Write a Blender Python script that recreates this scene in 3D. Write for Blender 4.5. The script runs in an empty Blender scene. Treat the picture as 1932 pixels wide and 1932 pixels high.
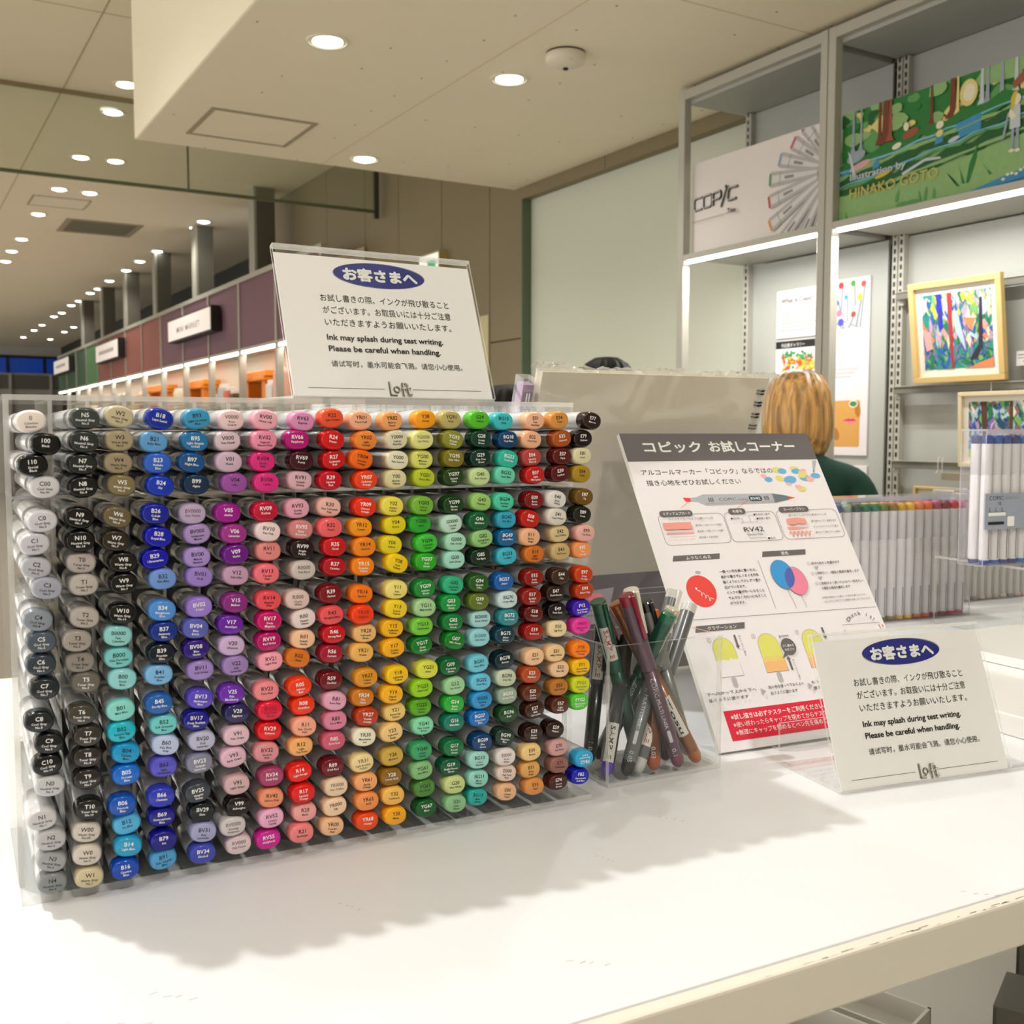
import bpy, bmesh, math, random
from mathutils import Vector, Matrix
import numpy as np
R = math.radians
scene = bpy.context.scene
col = scene.collection

# ---------------------------------------------------------------- camera, world, light, exposure
F_PX, W_PX = 2012.0, 1932.0
HC = 1.30                                   # camera height
PITCH, YAW = 0.0744, R(30.5)
cam_d = bpy.data.cameras.new('camera'); cam = bpy.data.objects.new('camera', cam_d); col.objects.link(cam)
cam_d.sensor_width = 36.0; cam_d.lens = 36.0 * F_PX / W_PX
cam.location = (0, 0, HC); cam.rotation_euler = (R(90) - PITCH, 0, -YAW)
cam_d.clip_start = 0.02; cam_d.clip_end = 80
cam_d.dof.use_dof = True; cam_d.dof.focus_distance = 0.78; cam_d.dof.aperture_fstop = 20
scene.camera = cam

world = bpy.data.worlds.new('shop_light'); scene.world = world; world.use_nodes = True
bg = world.node_tree.nodes['Background']
bg.inputs[0].default_value = (1.0, 0.98, 0.935, 1); bg.inputs[1].default_value = 1.45

scene.view_settings.view_transform = 'Standard'; scene.view_settings.look = 'None'
scene.view_settings.gamma = 1.0; scene.view_settings.use_curve_mapping = False
scene.view_settings.exposure = 0.38
scene.cycles.transparent_max_bounces = 40
scene.cycles.max_bounces = 8
scene.cycles.diffuse_bounces = 4
scene.cycles.caustics_reflective = False; scene.cycles.caustics_refractive = False
scene.cycles.sample_clamp_indirect = 4.0

TOP = 1.05                                   # top of the display table
SOFFIT, CEIL = 2.50, 3.13
WARM = (1.0, 0.972, 0.93)
def spot(x, y, z, power, size=130, radius=.03, blend=.6, colr=WARM):
    l = bpy.data.lights.new('downlight_or_fill_lamp', 'SPOT'); l.energy = power; l.color = colr
    l.spot_size = R(size); l.spot_blend = blend; l.shadow_soft_size = radius
    o = bpy.data.objects.new('downlight_or_fill_lamp', l); col.objects.link(o); o.location = (x, y, z)
    return o
# the spotlight above and behind the rack that throws its shadow forward, then added fill spots and the rest of the shop's rows
spot(-0.245, 1.153, 2.62, 56, 120, .022)
spot(1.15, 1.30, 2.49, 14, 130, .03)
spot(.3, -1.2, 3.10, 74, 150, .07); spot(-.8, -.2, 3.10, 22, 150, .07)  # unseen fill lamps, added to brighten upright faces and soften the table shadow
for x, y, p in ((-1.3, .6, 24), (-1.2, 2.6, 26), (-.2, 3.9, 26), (-2.6, 1.2, 24), (-.3, 2.4, 16)):
    spot(x, y, 3.10, p, 150, .08)

# ---------------------------------------------------------------- frames: room (world) and the rack's own frame, turned a little
PHI = R(-2.76)
cph, sph = math.cos(PHI), math.sin(PHI)
ROOT = (0.060, 0.628)                         # rack's front left corner on the floor plan
ZR = TOP + 0.26739                            # z of the rack's top
def rw(x, y, z):                              # rack frame -> world
    return Vector((0.0596 + cph * x - sph * y, 0.6281 + sph * x + cph * y, ZR + z))

# ---------------------------------------------------------------- materials
def lin(h):
    if isinstance(h, tuple): return h
    o = []
    for i in (0, 2, 4):
        c = int(h[i:i + 2], 16) / 255
        o.append(c / 12.92 if c <= .04045 else ((c + .055) / 1.055) ** 2.4)
    return tuple(o)
MATS = {}
def mat(name, colr, rough=.5, metal=0., spec=.5, noise=0., scale=20., bump=0., emit=0., coat=0., gain=1.):
    key = name
    if key in MATS: return MATS[key]
    m = bpy.data.materials.new(name); m.use_nodes = True; nt = m.node_tree; b = nt.nodes['Principled BSDF']
    c = tuple(min(.95, v * gain) for v in lin(colr))
    b.inputs['Base Color'].default_value = (*c, 1); b.inputs['Roughness'].default_value = rough
    b.inputs['Metallic'].default_value = metal; b.inputs['Specular IOR Level'].default_value = spec
    b.inputs['Coat Weight'].default_value = coat; b.inputs['Coat Roughness'].default_value = .08
    if emit:
        b.inputs['Emission Color'].default_value = (*c, 1); b.inputs['Emission Strength'].default_value = emit
    if noise or bump:
        tc = nt.nodes.new('ShaderNodeTexCoord'); n = nt.nodes.new('ShaderNodeTexNoise')
        n.inputs['Scale'].default_value = scale; n.inputs['Detail'].default_value = 4
        nt.links.new(tc.outputs['Object'], n.inputs['Vector'])
        if noise:
            mx = nt.nodes.new('ShaderNodeMix'); mx.data_type = 'RGBA'; mx.blend_type = 'MIX'
            mx.inputs[6].default_value = (*[v * (1 - noise) for v in c], 1)
            mx.inputs[7].default_value = (*[min(1, v * (1 + noise)) for v in c], 1)
            nt.links.new(n.outputs['Fac'], mx.inputs[0]); nt.links.new(mx.outputs[2], b.inputs['Base Color'])
        if bump:
            bp = nt.nodes.new('ShaderNodeBump'); bp.inputs['Strength'].default_value = bump; bp.inputs['Distance'].default_value = .002
            nt.links.new(n.outputs['Fac'], bp.inputs['Height']); nt.links.new(bp.outputs['Normal'], b.inputs['Normal'])
    MATS[key] = m
    return m
def clear(name, tint=(.990, .995, .992), ior=1.45, rough=.01, body=0., bodycol=(.8, .8, .8), bump=0., bscale=8):
    if name in MATS: return MATS[name]
    m = bpy.data.materials.new(name); m.use_nodes = True; nt = m.node_tree; nt.nodes.clear()
    out = nt.nodes.new('ShaderNodeOutputMaterial'); t = nt.nodes.new('ShaderNodeBsdfTransparent'); g = nt.nodes.new('ShaderNodeBsdfGlossy')
    fr = nt.nodes.new('ShaderNodeLayerWeight'); mx = nt.nodes.new('ShaderNodeMixShader'); fr.inputs[0].default_value = .5
    pw = nt.nodes.new('ShaderNodeMath'); pw.operation = 'POWER'; pw.inputs[1].default_value = 5
    ma = nt.nodes.new('ShaderNodeMath'); ma.operation = 'MULTIPLY_ADD'; f0 = ((ior - 1) / (ior + 1)) ** 2; ma.inputs[1].default_value = (1 - f0) * .8; ma.inputs[2].default_value = f0
    nt.links.new(fr.outputs['Facing'], pw.inputs[0]); nt.links.new(pw.outputs[0], ma.inputs[0])
    t.inputs[0].default_value = (*tint, 1); g.inputs[0].default_value = (1, 1, 1, 1); g.inputs['Roughness'].default_value = rough
    nt.links.new(ma.outputs[0], mx.inputs[0]); nt.links.new(g.outputs[0], mx.inputs[2])
    if body:
        d = nt.nodes.new('ShaderNodeBsdfDiffuse'); d.inputs[0].default_value = (*bodycol, 1); m2 = nt.nodes.new('ShaderNodeMixShader')
        m2.inputs[0].default_value = body; nt.links.new(t.outputs[0], m2.inputs[1]); nt.links.new(d.outputs[0], m2.inputs[2])
        nt.links.new(m2.outputs[0], mx.inputs[1])
    else:
        nt.links.new(t.outputs[0], mx.inputs[1])
    if bump:
        tc = nt.nodes.new('ShaderNodeTexCoord'); n = nt.nodes.new('ShaderNodeTexNoise'); n.inputs['Scale'].default_value = bscale
        n.inputs['Distortion'].default_value = 1.5
        bp = nt.nodes.new('ShaderNodeBump'); bp.inputs['Strength'].default_value = bump; bp.inputs['Distance'].default_value = .02
        nt.links.new(tc.outputs['Object'], n.inputs['Vector']); nt.links.new(n.outputs['Fac'], bp.inputs['Height'])
        nt.links.new(bp.outputs['Normal'], g.inputs['Normal']); nt.links.new(bp.outputs['Normal'], fr.inputs['Normal'])
    nt.links.new(mx.outputs[0], out.inputs[0]); MATS[name] = m
    return m
ACR = clear('clear_acrylic', ior=1.3)
EDGE = clear('acrylic_cut_edge', (.98, .98, .965), 1.45, .12, .30, (.97, .95, .93))
FILM = clear('crinkled_film', (.985, .985, .98), 1.8, .10, .10, (.95, .95, .93), .5, 10)
GREEN_GLASS = clear('smoke_screen_glass', (.90, .925, .88), 1.45, .02, .05, (.60, .62, .50))
WHITE = mat('white_print', 'f3eff0', .45); BLACK = mat('black_print', '121212', .5)
WPRINT = mat('white_lettering', 'f4f4f2', .5, gain=1.0); GREYP = mat('grey_print', '8f8a86', .6)

# ---------------------------------------------------------------- mesh builder
class G:
    def __init__(s): s.v = []; s.f = []; s.m = []
    def add(s, vs, fs, mi=0):
        b = len(s.v); s.v += [tuple(p) for p in vs]; s.f += [tuple(b + i for i in f) for f in fs]; s.m += [mi] * len(fs)
        return s
    def box(s, x0, x1, y0, y1, z0, z1, mi=0, edge=None, M=None):
        vs = [Vector(p) for p in ((x0, y0, z0), (x1, y0, z0), (x1, y1, z0), (x0, y1, z0), (x0, y0, z1), (x1, y0, z1), (x1, y1, z1), (x0, y1, z1))]
        if M is not None: vs = [M @ p for p in vs]
        fs = [(0, 3, 2, 1), (4, 5, 6, 7), (0, 1, 5, 4), (2, 3, 7, 6), (1, 2, 6, 5), (3, 0, 4, 7)]
        b = len(s.v); s.v += [tuple(p) for p in vs]
        d = [abs(x1 - x0), abs(y1 - y0), abs(z1 - z0)]; thin = d.index(min(d))
        ax = [2, 2, 1, 1, 0, 0]
        for f, a in zip(fs, ax):
            s.f.append(tuple(b + i for i in f)); s.m.append(mi if edge is None or a == thin else edge)
        return s
    def cbox(s, x0, x1, y0, y1, z0, z1, c=.002, mi=0, M=None):      # box with chamfered edges
        bm = bmesh.new(); bmesh.ops.create_cube(bm, size=1)
        for v in bm.verts: v.co = Vector((x0 + (v.co.x + .5) * (x1 - x0), y0 + (v.co.y + .5) * (y1 - y0), z0 + (v.co.z + .5) * (z1 - z0)))
        bmesh.ops.bevel(bm, geom=bm.edges[:], offset=c, segments=2, affect='EDGES', profile=.5)
        bm.verts.index_update()
        s.add([M @ v.co if M is not None else v.co for v in bm.verts], [[v.index for v in f.verts] for f in bm.faces], mi); bm.free()
        return s
    def loft(s, rings, mi=0, cap0=True, cap1=True, close=True):
        n = len(rings[0]); b = len(s.v)
        for r in rings: s.v += [tuple(p) for p in r]
        for i in range(len(rings) - 1):
            for j in range(n if close else n - 1):
                k = (j + 1) % n
                s.f.append((b + i * n + j, b + i * n + k, b + (i + 1) * n + k, b + (i + 1) * n + j)); s.m.append(mi)
        if cap0: s.f.append(tuple(b + j for j in reversed(range(n)))); s.m.append(mi)
        if cap1: s.f.append(tuple(b + (len(rings) - 1) * n + j for j in range(n))); s.m.append(mi)
        return s
    def lathe(s, prof, n=16, mi=0, M=None, cap0=True, cap1=True):   # prof: (radius, z)
        rings = [[Vector((r * math.cos(2 * math.pi * j / n), r * math.sin(2 * math.pi * j / n), z)) for j in range(n)] for r, z in prof]
        if M is not None: rings = [[M @ p for p in r] for r in rings]
        return s.loft(rings, mi, cap0, cap1)
    def tube(s, pts, r, n=8, mi=0):
        pts = [Vector(p) for p in pts]; rings = []
        for i, p in enumerate(pts):
            d = (pts[min(i + 1, len(pts) - 1)] - pts[max(i - 1, 0)]).normalized()
            a = d.orthogonal().normalized() if i == 0 else (a - d * a.dot(d)).normalized()
            b = d.cross(a); rr = r[i] if isinstance(r, (list, tuple)) else r
            rings.append([p + (a * math.cos(2 * math.pi * j / n) + b * math.sin(2 * math.pi * j / n)) * rr for j in range(n)])
        return s.loft(rings, mi)
    def mesh(s, name):
        me = bpy.data.meshes.new(name); me.from_pydata(s.v, [], s.f); me.polygons.foreach_set('material_index', s.m); me.update()
        return me
    def obj(s, name, mats, parent=None, smooth=False, loc=None, rotz=None):
        me = s.mesh(name)
        for m in (mats if isinstance(mats, (list, tuple)) else [mats]): me.materials.append(m)
        return link(name, me, parent, smooth, loc, rotz)
def link(name, me, parent=None, smooth=False, loc=None, rotz=None):
    if smooth: me.shade_smooth(); 
    o = bpy.data.objects.new(name, me); col.objects.link(o)
    if parent is not None: o.parent = parent
    if loc is not None: o.location = loc
    if rotz is not None: o.rotation_euler = (0, 0, rotz)
    return o
def tag(o, label, cat, group=None):
    o['label'] = label; o['category'] = cat
    if group: o['group'] = group
    return o
def thing(name, label, cat, loc=(0, 0, 0), rotz=0., group=None):
    o = bpy.data.objects.new(name, None); col.objects.link(o); o.location = loc; o.rotation_euler = (0, 0, rotz); o.empty_display_size = .02
    return tag(o, label, cat, group)
def struct(o, part=False):
    if not part: o['kind'] = 'structure'
    return o
def autosmooth(o, ang=35):
    me = o.data; me.shade_smooth()
    bm = bmesh.new(); bm.from_mesh(me)
    for e in bm.edges:
        if len(e.link_faces) == 2 and e.calc_face_angle(0) > R(ang): e.smooth = False
    bm.to_mesh(me); bm.free()
    return o

# ---------------------------------------------------------------- flat print: polygons in a plane, lettering included
TC = bpy.data.curves.new('lettering_curve', 'FONT'); TO = bpy.data.objects.new('lettering_curve', TC)
def glyphs(body, bold=0., res=2, space=1., shear=0.):
    TC.body = body; TC.resolution_u = res; TC.offset = bold; TC.space_character = space; TC.shear = shear
    me = TO.to_mesh(); vs = [(v.co.x, v.co.y) for v in me.vertices]; fs = [tuple(p.vertices) for p in me.polygons]
    TO.to_mesh_clear()
    return vs, fs
class Flat:
    def __init__(s): s.v = []; s.f = []; s.m = []; s.k = 0
    def poly(s, pts, mi=0, lift=None):
        b = len(s.v); s.k += 1; l = s.k if lift is None else lift
        s.v += [(x, y, l) for x, y in pts]; s.f.append(tuple(range(b, b + len(pts)))); s.m.append(mi); return s
    def rect(s, x0, y0, x1, y1, mi=0, lift=None): return s.poly([(x0, y0), (x1, y0), (x1, y1), (x0, y1)], mi, lift)
    def ell(s, cx, cy, rx, ry, mi=0, rot=0., n=28, lift=None):
        c, d = math.cos(rot), math.sin(rot)
        return s.poly([(cx + rx * math.cos(t) * c - ry * math.sin(t) * d, cy + rx * math.cos(t) * d + ry * math.sin(t) * c) for t in [2 * math.pi * i / n for i in range(n)]], mi, lift)
    def rrect(s, x0, y0, x1, y1, r, mi=0, lift=None, n=5):
        p = []
        for cx, cy, a in ((x1 - r, y1 - r, 0), (x0 + r, y1 - r, 90), (x0 + r, y0 + r, 180), (x1 - r, y0 + r, 270)):
            p += [(cx + r * math.cos(R(a + 90 * i / n)), cy + r * math.sin(R(a + 90 * i / n))) for i in range(n + 1)]
        return s.poly(p, mi, lift)
    def outline(s, pts, w, mi=0, closed=True, lift=None):
        n = len(pts); s.k += 1; l = s.k if lift is None else lift
        for i in range(n if closed else n - 1):
            (x0, y0), (x1, y1) = pts[i], pts[(i + 1) % n]; dx, dy = x1 - x0, y1 - y0; d = math.hypot(dx, dy) or 1; nx, ny = -dy / d * w / 2, dx / d * w / 2
            ex, ey = dx / d * w / 3, dy / d * w / 3
            s.poly([(x0 - nx - ex, y0 - ny - ey), (x1 - nx + ex, y1 - ny + ey), (x1 + nx + ex, y1 + ny + ey), (x0 + nx - ex, y0 + ny - ey)], mi, l)
        return s
    def rro(s, x0, y0, x1, y1, r, w, mi=0):
        q = Flat(); q.rrect(x0, y0, x1, y1, r); return s.outline([(a, b) for a, b, _ in q.v], w, mi)
    def text(s, body, x, y, size, mi=0, width=None, bold=0., res=2, align='l', shear=0., rot=0., arc=None, space=1., lift=None, maxw=None, fat=0.):
        if fat:
            for dx, dy in ((fat, 0), (-fat, 0), (0, fat), (0, -fat), (fat * .7, fat * .7), (-fat * .7, -fat * .7), (fat * .7, -fat * .7), (-fat * .7, fat * .7)): s.text(body, x + dx * size, y + dy * size, size, mi, width, 0., res, align, shear, rot, arc, space, lift, maxw)
        vs, fs = glyphs(body, bold, res, space, shear)
        if not vs: return s
        w = max(v[0] for v in vs); x_min = min(v[0] for v in vs); w -= x_min
        sx = size
        if width: sx = width / w
        elif maxw and w * size > maxw: sx = maxw / w
        if align == 'c': x -= w * sx / 2
        elif align == 'r': x -= w * sx
        s.k += 1; l = s.k if lift is None else lift; b = len(s.v); c, d = math.cos(rot), math.sin(rot)
        for vx, vy in vs:
            px, py = (vx - x_min) * sx, vy * size
            s.v.append((x + px * c - py * d, y + px * d + py * c, l))
        s.f += [tuple(b + i for i in f) for f in fs]; s.m += [mi] * len(fs)
        return s
    def obj(s, name, mats, fn, parent=None, unit=.001, lift=.00004, base=.0002):
        g = G(); g.v = [tuple(fn(x * unit, y * unit, base + l * lift)) for x, y, l in s.v]; g.f = s.f; g.m = s.m
        return g.obj(name, mats, parent)
def flat_clip(pts, x0, y0, x1, y1):
    def cl(p, a, v, sgn):
        o = []
        for i in range(len(p)):
            A, B = p[i], p[(i + 1) % len(p)]; ia, ib = (A[a] - v) * sgn >= 0, (B[a] - v) * sgn >= 0
            if ia: o.append(A)
            if ia != ib:
                t = (v - A[a]) / (B[a] - A[a]); o.append((A[0] + (B[0] - A[0]) * t, A[1] + (B[1] - A[1]) * t))
        return o
    for a, v, g in ((0, x0, 1), (0, x1, -1), (1, y0, 1), (1, y1, -1)):
        pts = cl(pts, a, v, g)
        if len(pts) < 3: return []
    return pts

# ================================================================= ROOM SHELL
def build_room():
    wallp = mat('brown_wall_panel', '84775a', .6, noise=.04, scale=3); joint = mat('dark_joint', '6a5c42', .8)
    ceil = mat('cream_ceiling', 'fbeed6', .75, noise=.02, scale=4, bump=.03)
    sofm = mat('soffit_board', 'fbefd8', .75, noise=.02, scale=5, bump=.03)
    white = mat('pale_recess_wall', 'd2d6c6', .6, noise=.02, scale=2)
    struct(G().box(-6, 4.2, -3, 25.2, -.05, 0).obj('floor', mat('grey_floor', 'b9b4a8', .35, noise=.08, scale=3)))
    c = struct(G().box(-6, 4.2, -3, 25.2, CEIL, CEIL + .1).obj('ceiling', ceil))
    # board seams of the high ceiling, recessed lines
    g = G()
    for x in (.9, -.9): g.box(x - .003, x + .003, -3, 25, CEIL - .0015, CEIL + .001)
    g.box(-6, 4, 5.05 - .002, 5.05 + .002, CEIL - .0015, CEIL + .001)
    g.obj('seam', mat('ceiling_joint', 'b8aa88', .8), c)
    # lowered soffit over the shelving
    so = struct(G().cbox(.938, 4.0, -2.8, 4.65, SOFFIT, CEIL - .002, .008).obj('ceiling_soffit', sofm))
    g = G().box(1.735, 1.739, -2.8, 4.65, SOFFIT - .001, SOFFIT + .002)
    g.box(.938, 2.75, 2.398, 2.401, SOFFIT - .001, SOFFIT + .002)
    g.obj('seam', mat('soffit_joint', 'd6c9ab', .8), so)
    # painted-over screw heads
    rnd = random.Random(4); g = G()
    for i in range(9):
        for j in range(14):
            if rnd.random() < .55:
                x = 1.0 + i * .21 + rnd.uniform(-.01, .01); y = 1.9 + j * .21 + rnd.uniform(-.01, .01)
                g.lathe([(.004, SOFFIT - .0008), (.004, SOFFIT)], 6, M=Matrix.Translation((x, y, 0)))
    o = g.obj('screw_head', mat('screw_paint', '8d8062', .8), so); o['kind'] = 'stuff'
    # right wall: brown panels beyond the opening, pale recess beside the shelves
    w = struct(G().box(2.765, 2.9, 4.58, 8.63, 0, CEIL).obj('wall_right', joint))
    ys = [4.58, 4.90, 5.45, 6.03, 6.55, 7.24, 7.93, 8.63]
    for i in range(7):
        if i == 0:
            G().cbox(2.75, 2.766, ys[0], ys[1] - .006, 0, 1.763, .002).obj('panel', wallp, w)
            G().cbox(2.75, 2.766, ys[0], ys[1] - .006, 1.769, CEIL - .003, .002).obj('panel', wallp, w)
        else: G().cbox(2.75, 2.766, ys[i], ys[i + 1] - .006, 0, CEIL - .003, .002).obj('panel', wallp, w)
    G().box(2.742, 2.75, 4.90, 4.99, 0, 1.911).obj('door_frame', mat('beige_frame', 'cbbf94', .5), w)
    w2 = struct(G().box(2.80, 2.9, -3, 4.58, 0, SOFFIT).obj('wall_recess', white))
    G().box(2.75, 2.80, -3, 4.58, 2.443, SOFFIT - .002).obj('panel', wallp, w2)
    G().box(2.748, 2.80, 4.566, 4.58, 0, 2.443).obj('edge_trim', mat('green_edge', '5d6f55', .4), w2)
    G().box(2.7495, 2.7515, 3.87, 3.876, 2.443, SOFFIT - .002).obj('seam', joint, w2)
    # glass smoke screen hanging from the high ceiling
    gs = thing('smoke_screen', 'clear green-tinted glass smoke screen hanging from the high ceiling across the aisle', 'glass screen', (0, 6.26, CEIL))
    zb = 2.68 - CEIL
    for x0, x1 in ((-6, -1.4), (-1.4, .1), (.1, 1.55), (1.556, 2.69)):
        G().box(x0, x1, -.004, .004, zb, -.001, 0, 0).obj('pane', GREEN_GLASS, gs)
    gr = mat('dark_green_edge', '5c6448', .4)
    G().box(-6, 2.70, -.008, .008, zb - .018, zb).obj('bottom_rail', gr, gs)
    G().box(-6, 2.70, -.012, .012, -.02, 0).obj('top_rail', mat('tan_rail', '8f8262', .5), gs)
    G().box(1.548, 1.558, -.006, .006, zb, -.02).obj('joint', gr, gs)
    G().box(2.69, 2.72, -.012, .012, zb - .05, -.001).obj('end_post', mat('dark_post', '3b4037', .4), gs)
    # unseen wall behind the camera, added to hold back and return front light
    struct(G().box(-6, 2.8, -3.2, -3.0, 0, CEIL).obj('wall_near_unseen', mat('near_wall', 'd0c8bc', .7, noise=.3, scale=2)))
    # far end of the shop: dusk behind a strip of windows
    fw = struct(G().box(-6, 4.2, 25.0, 25.2, 0, 2.56).box(-6, 4.2, 25, 25.2, 2.92, CEIL).obj('wall_far', mat('pale_far_wall', 'b9b7b0', .6)))
    win = struct(G().box(-6, 4.2, 25.08, 25.1, 2.56, 2.92).obj('window_1', mat('dusk_glass', '0d2f78', .2, emit=.55)))
    fr = mat('dark_window_frame', '14171c', .5)
    for i in range(14):
        x = -5.6 + i * .72; G().box(x, x + .06, 25.0, 25.08, 2.56, 2.92).obj('mullion', fr, win)
    G().box(-6, 4.2, 24.97, 25.0, 2.88, 2.93).obj('window_frame', fr, win)
    gp = mat('grey_far_panel', '6e6c64', .5)
    for i in range(12):
        x = -5.6 + i * .8; G().box(x, x + .75, 24.97, 25, 2.22, 2.52).obj('panel', gp, fw)
    for i in range(12):
        x = -5.65 + i * .8; G().box(x, x + .05, 24.93, 25, 0, 2.54).obj('post', mat('pale_post', 'c4c2bb', .5), fw)
    # wall behind the cabinets, shade of the void above them put into its colour
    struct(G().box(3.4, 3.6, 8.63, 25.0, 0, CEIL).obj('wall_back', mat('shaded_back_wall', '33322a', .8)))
build_room()

def build_ceiling_fittings():
    rimm = mat('downlight_rim', 'f2ead8', .4); lampm = mat('lamp_glow', 'fffaf0', .4, emit=9.0); refl = mat('reflector', 'e8e4da', .25, metal=.6)
    def downlight(x, y, z, rad, label, group=None):
        t = thing('ceiling_downlight', label, 'light', (x, y, z), group=group)
        G().lathe([(rad * 1.15, 0), (rad * 1.13, -.004), (rad, -.005), (rad * .97, -.001)], 24, cap0=False, cap1=False).obj('rim', rimm, t, True)
        G().lathe([(rad * .97, -.002), (rad * .96, -.0015)], 24).obj('reflector', refl, t)
        G().lathe([(rad * .80, -.004), (rad * .4, -.012), (rad * .05, -.014)], 20).obj('lamp_lens', lampm, t, True)
        return t
    names = ['near left downlight, bright and round, recessed in the lowered white ceiling beside the soffit edge',
             'near right downlight recessed in the lowered ceiling, just left of the white dome sensor',
             'far small downlight in the lowered ceiling, close to its back edge']
    for (x, y), n in zip(((1.226, 3.199), (1.885, 3.218), (1.875, 4.46)), names):
        downlight(x, y, SOFFIT, .058, n); spot(x, y, SOFFIT - .03, 9, 140, .03)
    A = [(1.18, 6.01), (1.21, 6.56), (1.21, 7.72), (1.22, 8.8), (1.2, 9.88), (1.21, 11.22), (1.2, 12.01), (1.21, 12.75)]
    B = [(2.48, 9.50), (2.49, 9.82), (2.47, 11.27), (2.45, 12.02), (2.45, 12.76), (2.44, 13.74), (2.45, 14.57), (2.43, 15.06), (2.44, 16.04), (2.42, 16.63), (2.44, 17.73), (2.41, 18.36), (2.42, 19.9), (2.42, 20.99), (2.41, 22.61)]
    Cc = [(2.97, 16.69), (2.97, 18.49), (2.94, 20.02), (2.93, 21.05), (2.92, 22.85)]
    D = [(1.43, 7.71), (1.44, 8.82)]
    ordn = ['first', 'second', 'third', 'fourth', 'fifth', 'sixth', 'seventh', 'eighth', 'ninth', 'tenth', 'eleventh', 'twelfth', 'thirteenth', 'fourteenth', 'fifteenth']
    for row, nm, grp in ((A, 'left row of the high ceiling', 'downlights in the left ceiling row'), (B, 'middle row of the high ceiling', 'downlights in the middle ceiling row'),
                         (Cc, 'far short row behind the cabinet pillars', 'downlights behind the pillars'), (D, 'short row right of the left row', 'downlights beside the left row')):
        for i, (x, y) in enumerate(row):
            downlight(x, y, CEIL, .062, 'downlight, %s from the glass screen in the %s' % (ordn[i], nm), grp)
    for x, y in ((1.2, 7.2), (1.2, 9.9), (1.2, 12.7), (2.2, 9.6), (2.2, 12.5), (2.2, 15.5), (2.2, 19.0), (0, 16), (0, 10), (0.2, 22)):
        spot(x, y, CEIL - .04, 22, 150, .08)
    # ceiling panels
    frm = mat('access_frame', 'a89c85', .5)
    def hatch(x0, x1, y0, y1, z, w, label, grille=False, cx=None):
        t = thing('ceiling_vent' if grille else 'access_panel', label, 'ceiling vent' if grille else 'access panel', ((x0 + x1) / 2, (y0 + y1) / 2, z))
        a, b = (x1 - x0) / 2, (y1 - y0) / 2; g = G()
        for q in ((-a, a, -b, -b + w), (-a, a, b - w, b), (-a, -a + w, -b + w, b - w), (a - w, a, -b + w, b - w)): g.box(q[0], q[1], q[2], q[3], -.004, 0)
        g.obj('frame', frm, t)
        G().box(-a + w, a - w, -b + w, b - w, -.002, 0).obj('grille' if grille else 'door', mat('vent_grey', '6f6d58', .5) if grille else mat('soffit_board', 'fbefd8'), t)
        if grille:
            for i in range(9):
                y = -b + w + (i + .5) * (2 * b - 2 * w) / 9
                G().box(-a + w, a - w, y - .008, y + .004, -.006, -.002).obj('slat', mat('vent_slat', '8d8a74', .5), t)
    hatch(1.095, 1.508, 4.045, 4.44, SOFFIT, .018, 'square access panel flush in the lowered ceiling, outlined in grey')
    hatch(1.43, 2.07, 9.93, 10.6, CEIL, .05, 'grey rectangular air vent in the high ceiling beyond the glass screen', True)
    hatch(1.07, 1.5, 9.1, 9.5, CEIL, .012, 'faintly outlined access panel in the high ceiling beside a downlight')
    # dome sensor
    t = thing('dome_sensor', 'round white ceiling sensor with a small black eye, hanging under the lowered ceiling', 'sensor', (1.913, 2.912, SOFFIT))
    wm = mat('sensor_white', 'ebe3d2', .4)
    G().lathe([(.062, 0), (.062, -.006), (.056, -.006)], 32).obj('mount', mat('sensor_gap', '2a2620', .7), t)
    G().lathe([(.060, -.004), (.0635, -.006), (.0635, -.026), (.060, -.032), (.035, -.043), (.012, -.047)], 36).obj('housing', wm, t, True)
    G().lathe([(.009, -.046), (.008, -.052), (.003, -.054)], 16).obj('eye', mat('eye_black', '0c0c0e', .2), t, True)
    f = Flat(); f.rect(-6, 0, 6, 1.6, 0); f.rect(-4, -3, 5, -2, 1)
    f.obj('marking', [mat('sensor_red', 'a5563a', .5), GREYP], lambda u, v, n: (-.0005 + .03 * -math.sin(R(30)) + u * math.cos(R(30)), -.052 - n + u * -.5, -.034 + v), t)
build_ceiling_fittings()

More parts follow.
